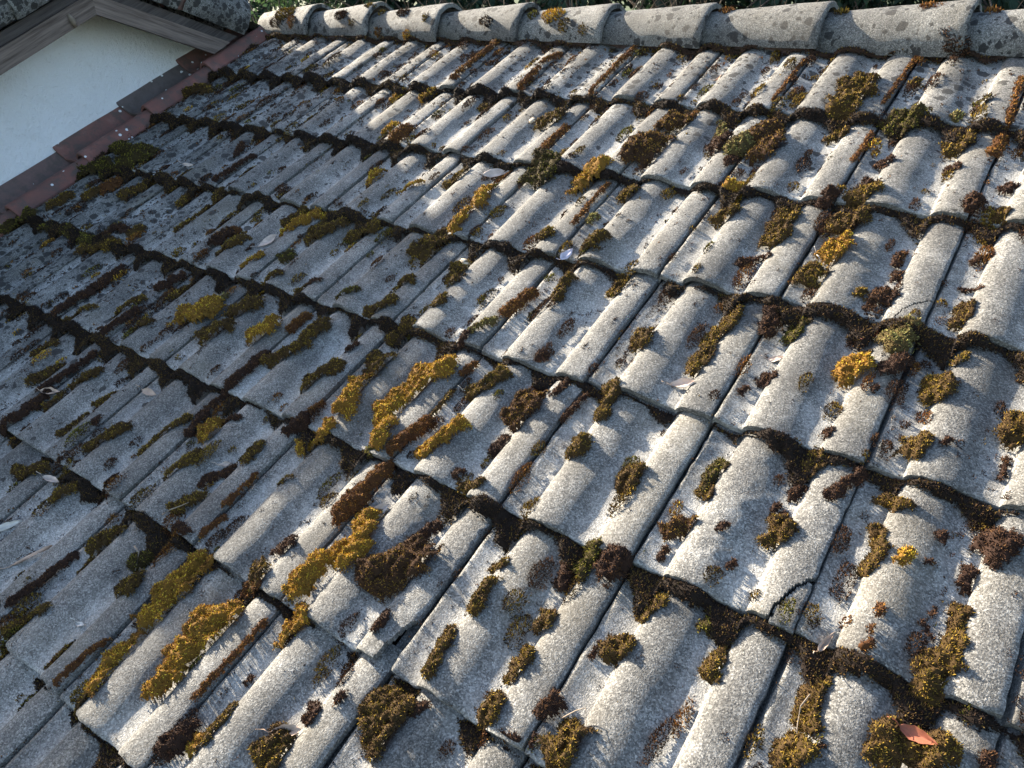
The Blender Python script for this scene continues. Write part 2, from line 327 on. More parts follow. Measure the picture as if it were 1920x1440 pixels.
# boarding under the tiles, back slope, walls, gutter
b = MB(); b.aabb((-2.95, -1.84, BASE-0.05), (1.8, 1.93, BASE-0.024), W); link("roof_boarding", b.mesh("roof_boarding"), M_FELT, house)
RV, RN = 1.917, -0.041                       # ridge axis in roof coordinates
ry, rz_ = W(0, RV, RN)[1:]; 
def back(u, s, n): return (u, ry + s*CP + n*SP, rz_ - 0.02 - s*SP + n*CP)      # the slope behind the ridge
nu = 300; us = np.linspace(-2.95, 1.8, nu); V = []; 
for s in (0.02, 3.8):
    for u in us: V.append(back(u, s, float(prof(u))-0.045))
V = np.array(V); F = np.array([(k, k+1, nu+k+1, nu+k) for k in range(nu-1)]); link("back_slope_tiling", mk_mesh("back_slope_tiling", V, F[:, ::-1], True), M_RIDGE, house)
b = MB(); ey = W(0, -1.7, 0)[1]; ez = W(0, -1.7, BASE)[2]-0.12; by = ry + 3.5*CP
b.aabb((-2.95, ey, 0), (1.7, ey+0.25, ez)); b.aabb((-2.95, by-0.25, 0), (1.7, by, ez)); link("wall", b.mesh("wall"), M_WALL2, house)
b = MB(); x0, x1 = 1.45, 1.7
b.add([(x, y, z) for x in (x0, x1) for y, z in ((ey+.25, 0), (by-.25, 0), (by-.25, ez), (ry, rz_-0.17), (ey+.25, ez))], [(0, 1, 2, 4), (2, 3, 4), (5, 9, 7, 6), (7, 9, 8), (0, 5, 6, 1), (1, 6, 7, 2), (2, 7, 8, 3), (3, 8, 9, 4), (4, 9, 5, 0)])
link("wall", b.mesh("gable_end_wall"), M_WALL2, house)
b = MB(); b.aabb((1.705, -1.9, BASE-0.16), (1.735, 1.86, BASE-0.055), W); link("verge_board", b.mesh("verge_board"), M_WOODD, house)
gp = []; 
for k in range(9): a = math.pi*k/8; gp.append((W(0, -1.93, 0)[1]+0.065*math.cos(a), W(0, -1.93, BASE)[2]-0.02-0.065*math.sin(a)))
V = [(x, y, z) for x in (-2.9, 1.8) for y, z in gp]; V += [(x, y*1.0+0, z+0.003) for x, y, z in V]
F = [(k, k+1, 9+k+1, 9+k) for k in range(8)]; b = MB(); b.add(V[:18], F); link("gutter", b.mesh("gutter", True), M_METAL, house)

# ------------------------------------------------------------------ ridge tiles on mortar
def arch_mesh(name, L, r0, r1, seed, th=0.015, span=97, lip=0.0):
    a = np.radians(np.linspace(-span, span, 30)); s = np.concatenate([[0, 0.006, 0.02], np.linspace(0.05, L-0.03, 14), [L-0.006, L]])
    A, S = np.meshgrid(a, s, indexing='ij'); R = r0+(r1-r0)*S/L + 0.003*(vn(A*3+seed, S*9, seed)-0.5) + 0.0015*(vn(A*14, S*60, seed+1)-0.5)
    R = R - np.where((S < .001) | (S > L-.001), 0.003, 0)
    ends = 0.006*(vn(A*5, A*0+seed, seed+2)-0.5); Sx = S + np.where(S > L-0.02, ends, 0)
    def P(R): return Sx, R*np.sin(A), R*np.cos(A)
    X, Y, Z = P(R); X2, Y2, Z2 = P(R-th); nx, ny = X.shape; n = nx*ny; idx = np.arange(n).reshape(nx, ny)
    T = np.stack([X, Y, Z], -1).reshape(-1, 3); B = np.stack([X2, Y2, Z2], -1).reshape(-1, 3)
    q = np.stack([idx[:-1, :-1], idx[:-1, 1:], idx[1:, 1:], idx[1:, :-1]], -1).reshape(-1, 4)
    ring = np.concatenate([idx[:, 0], idx[-1, 1:], idx[-2::-1, -1], idx[0, -2:0:-1]]); nr = len(ring); V = np.concatenate([T, B, T[ring], B[ring]])
    k = np.arange(nr); k2 = (k+1) % nr; wl = np.stack([2*n+k, 2*n+k2, 2*n+nr+k2, 2*n+nr+k], 1)
    return mk_mesh(name, V, [np.concatenate([q[:, ::-1], q+n, wl])], [True])
lips = [-2.367, -1.97, -1.552, -1.146, -0.763, -0.375, 0.013, 0.416, 0.81, 1.205, 1.6, 1.84]
for k, lu in enumerate(lips):
    L = 0.445 if k else 0.40
    o = link("ridge_tile", arch_mesh("ridge_tile", L, 0.084, 0.116, 30+k), M_RIDGE, house)
    o.location = (lu-L, ry, rz_+0.002); o.rotation_euler = (random.gauss(0, .05), -0.014+random.gauss(0, .012), random.gauss(0, .014))
b = MB(); nb = 150; us = np.linspace(-2.7, 1.75, nb); V = []
for u in us:
    w = float(vn(u*14, 0.3, 8)); w2 = float(vn(u*40, 2.3, 9)); v0 = RV-0.055-0.022*w-0.008*w2; s = float(surf(u, v0))
    V += [W(u, v0-0.004, s-0.01), W(u, v0+0.004, min(s+0.03, 0.03)), W(u, RV-0.03, 0.01)]
b.add(V, [(3*k+q, 3*(k+1)+q, 3*(k+1)+q+1, 3*k+q+1) for k in range(nb-1) for q in (0, 1)]); link("mortar_bed", b.mesh("mortar_bed", True), M_MORTAR, house)

# ------------------------------------------------------------------ terracotta tiles between the roof and the gable wall
def clay_prof(x):                            # x: 0 at the wall .. 0.28 at the first grey tile
    roll = np.clip(1-((x-0.222)/0.058)**2, 0, 1)**0.9*0.050; up = np.clip(1-x/0.055, 0, 1)*0.055
    return roll+up
def clay_mesh(seed):
    xs = np.concatenate([np.linspace(0, 0.16, 12), np.linspace(0.166, 0.277, 20)]); ys = np.concatenate([[0, 0.004, 0.012], np.linspace(0.03, 0.42, 10)])
    X, Y = np.meshgrid(xs, ys, indexing='ij'); z = clay_prof(X) + 0.024*(1-Y/TL) - np.where(Y < .001, .003, 0) + 0.003*(vn(X*25+seed, Y*9, seed)-0.5)
    return grid_solid("terracotta_tile", X, Y+0.006*(vn(X*20, X*0, seed)-0.5), z, z-0.012, np.ones((len(xs)-1, len(ys)-1), bool), {"pan": np.clip(1-(X-0.10)/0.07, 0, 1)})
cm = [clay_mesh(s) for s in range(4)]
for j in range(1, NR):
    o = link("terracotta_tile", cm[j % 4], M_CLAY, house); o.matrix_world = Matrix.Translation(W(-2.952+random.gauss(0, .003), VJ[j]-0.02+random.gauss(0, .008), BASE+0.008)) @ RB @ Matrix.Diagonal((1, (VJ[j+1]-VJ[j])/TL, 1, 1))

# ------------------------------------------------------------------ the taller gable house on the left
gh = empty("gable_house", (-4.5, 0, 0)); tag(gh, "taller white plastered gable with weathered wood barge boards, upper left", "house")
def G(name, me, mat): o = link(name, me, mat); o.parent = gh; o.matrix_parent_inverse = gh.matrix_world.inverted() if False else Matrix.Translation((4.5, 0, 0)); return o
AV, AN = 1.125, 0.436                        # apex of the barge boards' lower edge
dirR = np.array([math.cos(math.radians(44)), -math.sin(math.radians(44))]); norR = np.array([math.sin(math.radians(44)), math.cos(math.radians(44))])
UB = -2.70; UW = -2.95
def pt(u, v, n): return W(u, v, n)
# wall: a slab with the outline of the gable, down to the ground
b = MB(); bz = 0.0
def down(v, n): p = W(0, v, n); return p[1], p[2]
yl, zl = down(-3.2, AN+0.17); ya, za = down(AV+0.05, AN+0.17); tR = 4.2; yr, zr = down(AV+0.05+dirR[0]*tR, AN+0.17+dirR[1]*tR)
V = [(u, y, z) for u in (UW, UW-0.3) for y, z in ((yl, 0), (yr, 0), (yr, zr), (ya, za), (yl, zl))]
b.add(V, [(0, 1, 2, 3), (0, 3, 4), (5, 8, 7, 6), (5, 9, 8), (0, 5, 6, 1), (1, 6, 7, 2), (2, 7, 8, 3), (3, 8, 9, 4), (4, 9, 5, 0)]); G("wall", b.mesh("wall"), M_PLASTER)
# barge boards: a pale board and a slightly recessed one above it, darkened as a shadowed strip, on each slope
def board(name, u0, u1, n0, n1, mat, side, v_end, seed):
    q = MB(); ns = 24
    def P(u, t, d):                          # t: distance along the slope from the apex, d: height above the lower edge line
        if side < 0: return W(u, AV - t + d*math.tan(math.radians(22)), AN + d)
        off = np.array([AV, AN]) + dirR*(t + d*math.tan(math.radians(22))*0) + norR*d
        return W(u, off[0], off[1])
    rows = []
    for k in range(ns+1):
        f = k/ns; w0 = 0.0016*(float(vn(f*9, .5, seed))-.5); w1 = 0.0016*(float(vn(f*9, 7.5, seed))-.5)
        def tt(d, f=f):
            if side < 0: return f*v_end
            ts = -d*math.tan(math.radians(22)); te = (AN + norR[1]*d - 0.050)/-dirR[1]    # plumb at the apex, end cut along the roof
            return ts + (te-ts)*f
        rows.append([P(u0, tt(n0), n0+w0), P(u1, tt(n0), n0+w0), P(u1, tt(n1), n1+w1), P(u0, tt(n1), n1+w1)])
    V = [p for r in rows for p in r]; F = [(4*k+a, 4*k+(a+1) % 4, 4*k+4+(a+1) % 4, 4*k+4+a) for k in range(ns) for a in range(4)] + [(3, 2, 1, 0), (4*ns, 4*ns+1, 4*ns+2, 4*ns+3)]
    q.add(V, F); return G(name, q.mesh(name), mat)
for side in (-1, 1):
    board("barge_board", UB-0.026, UB, 0.0, 0.074, M_WOODS[side], side, 4.0, 3+side)
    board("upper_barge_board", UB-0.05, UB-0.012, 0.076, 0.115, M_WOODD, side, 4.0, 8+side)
# soffit boards between wall and barge boards
b = MB(); 
for k in range(3):
    u0 = UW+0.005+0.075*k; u1 = u0+0.071
    b.aabb((u0, -2.9, AN+0.022), (u1, AV+0.02, AN+0.04), W)
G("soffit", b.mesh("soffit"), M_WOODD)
b = MB()
p0 = np.array([AV+0.02, AN+0.03]); p1 = p0+dirR*0.9
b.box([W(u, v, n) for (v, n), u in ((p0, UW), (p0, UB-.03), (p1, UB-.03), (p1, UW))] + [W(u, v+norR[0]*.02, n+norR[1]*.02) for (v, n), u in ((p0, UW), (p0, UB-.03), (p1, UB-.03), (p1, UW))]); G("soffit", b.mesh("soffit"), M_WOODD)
# knot hole plug on the left board near the apex
b = MB(); b.tube([W(UB+0.001, AV-0.105, AN+0.052), W(UB+0.012, AV-0.11, AN+0.03), W(UB+0.006, AV-0.112, AN+0.004)], [0.006, 0.012, 0.007], 7); G("wood_splinter", b.mesh("wood_splinter", True), M_TWIG)
# verge tiles: half-round caps along both verges
def verge(side, s0, s1, seed):
    L = s1-s0; me = arch_mesh("verge_tile", L, 0.106, 0.120, 60+seed, 0.016, 132)
    o = G("verge_tile", me, M_VERGE)
    if side < 0: d = Vector(Wd((0, -1, 0))); base = Vector(W(-2.765, AV-s0, AN+0.205)); upv = Vector(Wd((0, 0, 1)))
    else:
        c = np.array([AV, AN]) + norR*0.205 + dirR*s0; d = Vector(Wd((0, dirR[0], dirR[1]))); base = Vector(W(-2.765, c[0], c[1])); upv = Vector(Wd((0, norR[0], norR[1])))
    yv = upv.cross(d); o.matrix_basis = Matrix(((d.x, yv.x, upv.x, base.x), (d.y, yv.y, upv.y, base.y), (d.z, yv.z, upv.z, base.z), (0, 0, 0, 1)))
    return o
for k, s in enumerate([-0.12, 0.24, 0.60, 0.96, 1.32, 1.68, 2.04, 2.40, 2.76, 3.12, 3.48]): verge(-1, s, s+0.42, k)
for k, (a, c) in enumerate([(0.30, 0.69), (-0.06, 0.335)]): verge(1, a, c, 20+k)
for side, a in ((1, 0.318), (-1, 0.245), (-1, 0.61)):
    me = arch_mesh("mortar_joint", 0.035, 0.117, 0.113, 90+int(a*100), 0.02, 131); o = verge(side, a, a+0.035, 77); o.data = me; o.name = "mortar_joint"; me.materials.append(M_CLAY)
# the two roof slopes of that house
nu = 200; us = np.linspace(-7.5, -2.74, nu)
for side in (-1, 1):
    V = []
    for t in ((-0.02, 4.2) if side < 0 else (-0.05, 4.2)):
        for u in us:
            h = 0.19+float(prof(u))
            if side < 0: V.append(W(u, AV+0.03-t, AN+h))
            else: c = np.array([AV, AN])+norR*h+dirR*(t+0.02); V.append(W(u, c[0], c[1]) if t < 4 else W(u, c[0], c[1]))
    F = np.array([(k, nu+k, nu+k+1, k+1) for k in range(nu-1)]); F = F if side < 0 else F[:, ::-1]
    # the far slope is kept clear of the low roof: it stops at the wall line there
    G("roof_slope", mk_mesh("roof_slope", V, F, True), M_RIDGE)

# ------------------------------------------------------------------ moss
PAL = {'M': [(.36, .215, .035), (.18, .092, .025), (.085, .043, .02), (.045, .024, .015)], 'Y': [(.80, .47, .05), (.55, .31, .038), (.29, .15, .025), (.13, .06, .018)],
       'O': [(.36, .235, .034), (.185, .12, .022), (.095, .055, .018), (.042, .024, .014)],
       'G': [(.26, .22, .03), (.13, .115, .02), (.07, .05, .016), (.045, .027, .015)],
       'R': [(.34, .17, .035), (.22, .095, .022), (.13, .055, .02), (.08, .034, .018)],
       'B': [(.15, .075, .03), (.09, .043, .022), (.055, .028, .018), (.032, .019, .014)],
       'L': [(.46, .41, .14), (.30, .26, .08), (.14, .10, .035), (.07, .04, .018)]}
CAMP = np.array(CAM_C)
def seg_dist(U, V, P):
    P = np.asarray(P, float); d = np.full(U.shape, 9.0)
    for a, b_ in zip(P[:-1], P[1:]):
        e = b_-a; l = max(e@e, 1e-12); t = np.clip(((U-a[0])*e[0]+(V-a[1])*e[1])/l, 0, 1); d = np.minimum(d, np.hypot(U-a[0]-t*e[0], V-a[1]-t*e[1]))
    return d
def shoots(P, N, pal, tone, ln, wd, r):
    """little pointed shoots: P positions, N growth directions; tone 0..1 picks the colour along the palette"""
    n = len(P); pal = np.array(pal); D = N + r.normal(0, .33, (n, 3)); D /= np.linalg.norm(D, axis=1)[:, None]
    a = np.cross(D, r.normal(size=(n, 3))); a /= np.linalg.norm(a, axis=1)[:, None]; b_ = np.cross(D, a)
    ln = ln*r.uniform(.6, 1.35, n)[:, None]; wd = wd*r.uniform(.7, 1.3, n)[:, None]
    base = [P + wd*(a*math.cos(t)+b_*math.sin(t)) for t in (0, 2.1, 4.2)]
    V = np.stack(base+[P+D*ln], 1)
    pale_tip = r.random(n) < 0.06+0.56*tone                          # some shoots carry pale tips, the rest are old and dark
    k = np.where(pale_tip, r.uniform(0, 1.25, n), 1.9+(1-tone)*.9+r.normal(0, .25, n)); k = np.clip(k, 0, 2.999); k0 = k.astype(int); f = (k-k0)[:, None]; c = pal[k0]*(1-f)+pal[np.minimum(k0+1, 3)]*f
    V[:, 3] = P+D*ln*np.where(pale_tip, 1.18, .92)[:, None]
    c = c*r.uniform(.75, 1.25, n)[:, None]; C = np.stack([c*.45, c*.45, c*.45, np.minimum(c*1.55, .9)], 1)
    i = np.arange(n)[:, None]*4; F = np.concatenate([np.concatenate([i+q, i+(q+1) % 3, i+3], 1) for q in range(3)])
    return V.reshape(-1, 3), F, C.reshape(-1, 3)
def moss_obj(name, U0, U1, V0, V1, fn, pal, seed, g, dens=1.0, tonefn=None, bodycol=None, sf=surf, fringe=0.0):
    """fn(U,V) -> (inside mask, cushion height). Body from a grid that follows the tiles, shoots scattered over it."""
    r = np.random.default_rng(seed); us = np.arange(U0, U1+g, g); vs = np.arange(V0, V1+g, g); U, V = np.meshgrid(us, vs, indexing='ij')
    m, h = fn(U, V); Z = sf(U, V)+h-0.0025; cm_ = m[:-1, :-1] & m[1:, :-1] & m[1:, 1:] & m[:-1, 1:]
    idx = np.arange(U.size).reshape(U.shape); i, j = np.nonzero(cm_)
    Q = np.stack([idx[i, j], idx[i+1, j], idx[i+1, j+1], idx[i, j+1]], 1); keep, inv = np.unique(Q, return_inverse=True) if len(Q) else (np.zeros(0, int), np.zeros(0, int))
    BV = Wn(np.stack([U, V, Z], -1).reshape(-1, 3)[keep]); BF = inv.reshape(-1, 4)
    uc, vc = (U0+U1)/2, (V0+V1)/2; dist = math.dist((uc, vc, 0), CAM_C); kx = min(max(dist/1.7, 1.0), 2.0)
    sp = 0.0025*kx/math.sqrt(dens); area = (U1-U0)*(V1-V0); ns = int(area/sp**2)
    u = r.uniform(U0, U1, ns); v = r.uniform(V0, V1, ns); mm, hh = fn(u, v); ok = mm; u, v, hh = u[ok], v[ok], hh[ok]
    if len(u) == 0: return None
    if fringe:
        k_ = r.choice(len(u), int(len(u)*.12)); u = np.concatenate([u, u[k_]+r.normal(0, fringe, len(k_))]); v = np.concatenate([v, v[k_]+r.normal(0, fringe*1.3, len(k_))]); hh = fn(u, v)[1]
    e = 0.002; z = sf(u, v)+hh; gx = (sf(u+e, v)+fn(u+e, v)[1]-z)/e; gy = (sf(u, v+e)+fn(u, v+e)[1]-z)/e; gx = np.clip(gx, -1.6, 1.6); gy = np.clip(gy, -1.6, 1.6)
    N = np.stack([-gx, -gy+.25, np.ones_like(gx)], 1); N /= np.linalg.norm(N, axis=1)[:, None]
    tone = tonefn(u, v, hh) if tonefn else np.full(len(u), .5)
    Nw = np.stack([N[:, 0], N[:, 1]*CP-N[:, 2]*SP, N[:, 1]*SP+N[:, 2]*CP], 1)
    SV, SF, SC = shoots(Wn(np.stack([u, v, z-0.003], 1)), Nw, pal, np.clip(tone, 0, 1), 0.0040*kx**.6, 0.00122*kx, r)
    bc = np.array(bodycol if bodycol else pal[2])*.6
    return mk_mesh(name, np.concatenate([BV, SV]), ([BF] if len(BF) else [])+[SF+len(BV)], ([True] if len(BF) else [])+[False], cols=np.concatenate([np.tile(bc, (len(BV), 1)), SC]))
def cushion_mesh(code, r0, P, seed):
    P = np.array(P, float).reshape(-1, 2); pad = r0*1.5+.004; hh = min(0.78*r0+0.004, 0.036)
    if code == 'Y': hh = min(hh*1.1, .036)
    wl = 1.1/max(r0, .006)
    def fn(U, V):
        d = seg_dist(U, V, P); rr = r0*(0.50 + 0.95*vn(U*wl, V*wl, seed)+0.42*(vn(U*wl*3, V*wl*3, seed+1)-.5)); q = d/rr
        h = hh*np.sqrt(np.clip(1-q*q, 0, 1))*(0.70+0.6*vn(U*110, V*110, seed+2)); return q < 1, h
    def tone(u, v, h): return 0.10 + 0.48*h/hh + 1.1*(vn(u*34, v*34, seed+4)-.5)
    lo, hi = P.min(0)-pad, P.max(0)+pad
    return moss_obj("moss_cushion", lo[0], hi[0], lo[1], hi[1], fn, PAL[code], seed, max(.0028, r0/8), 1.0, tone, None, surf_soft, min(.3*r0, .006))

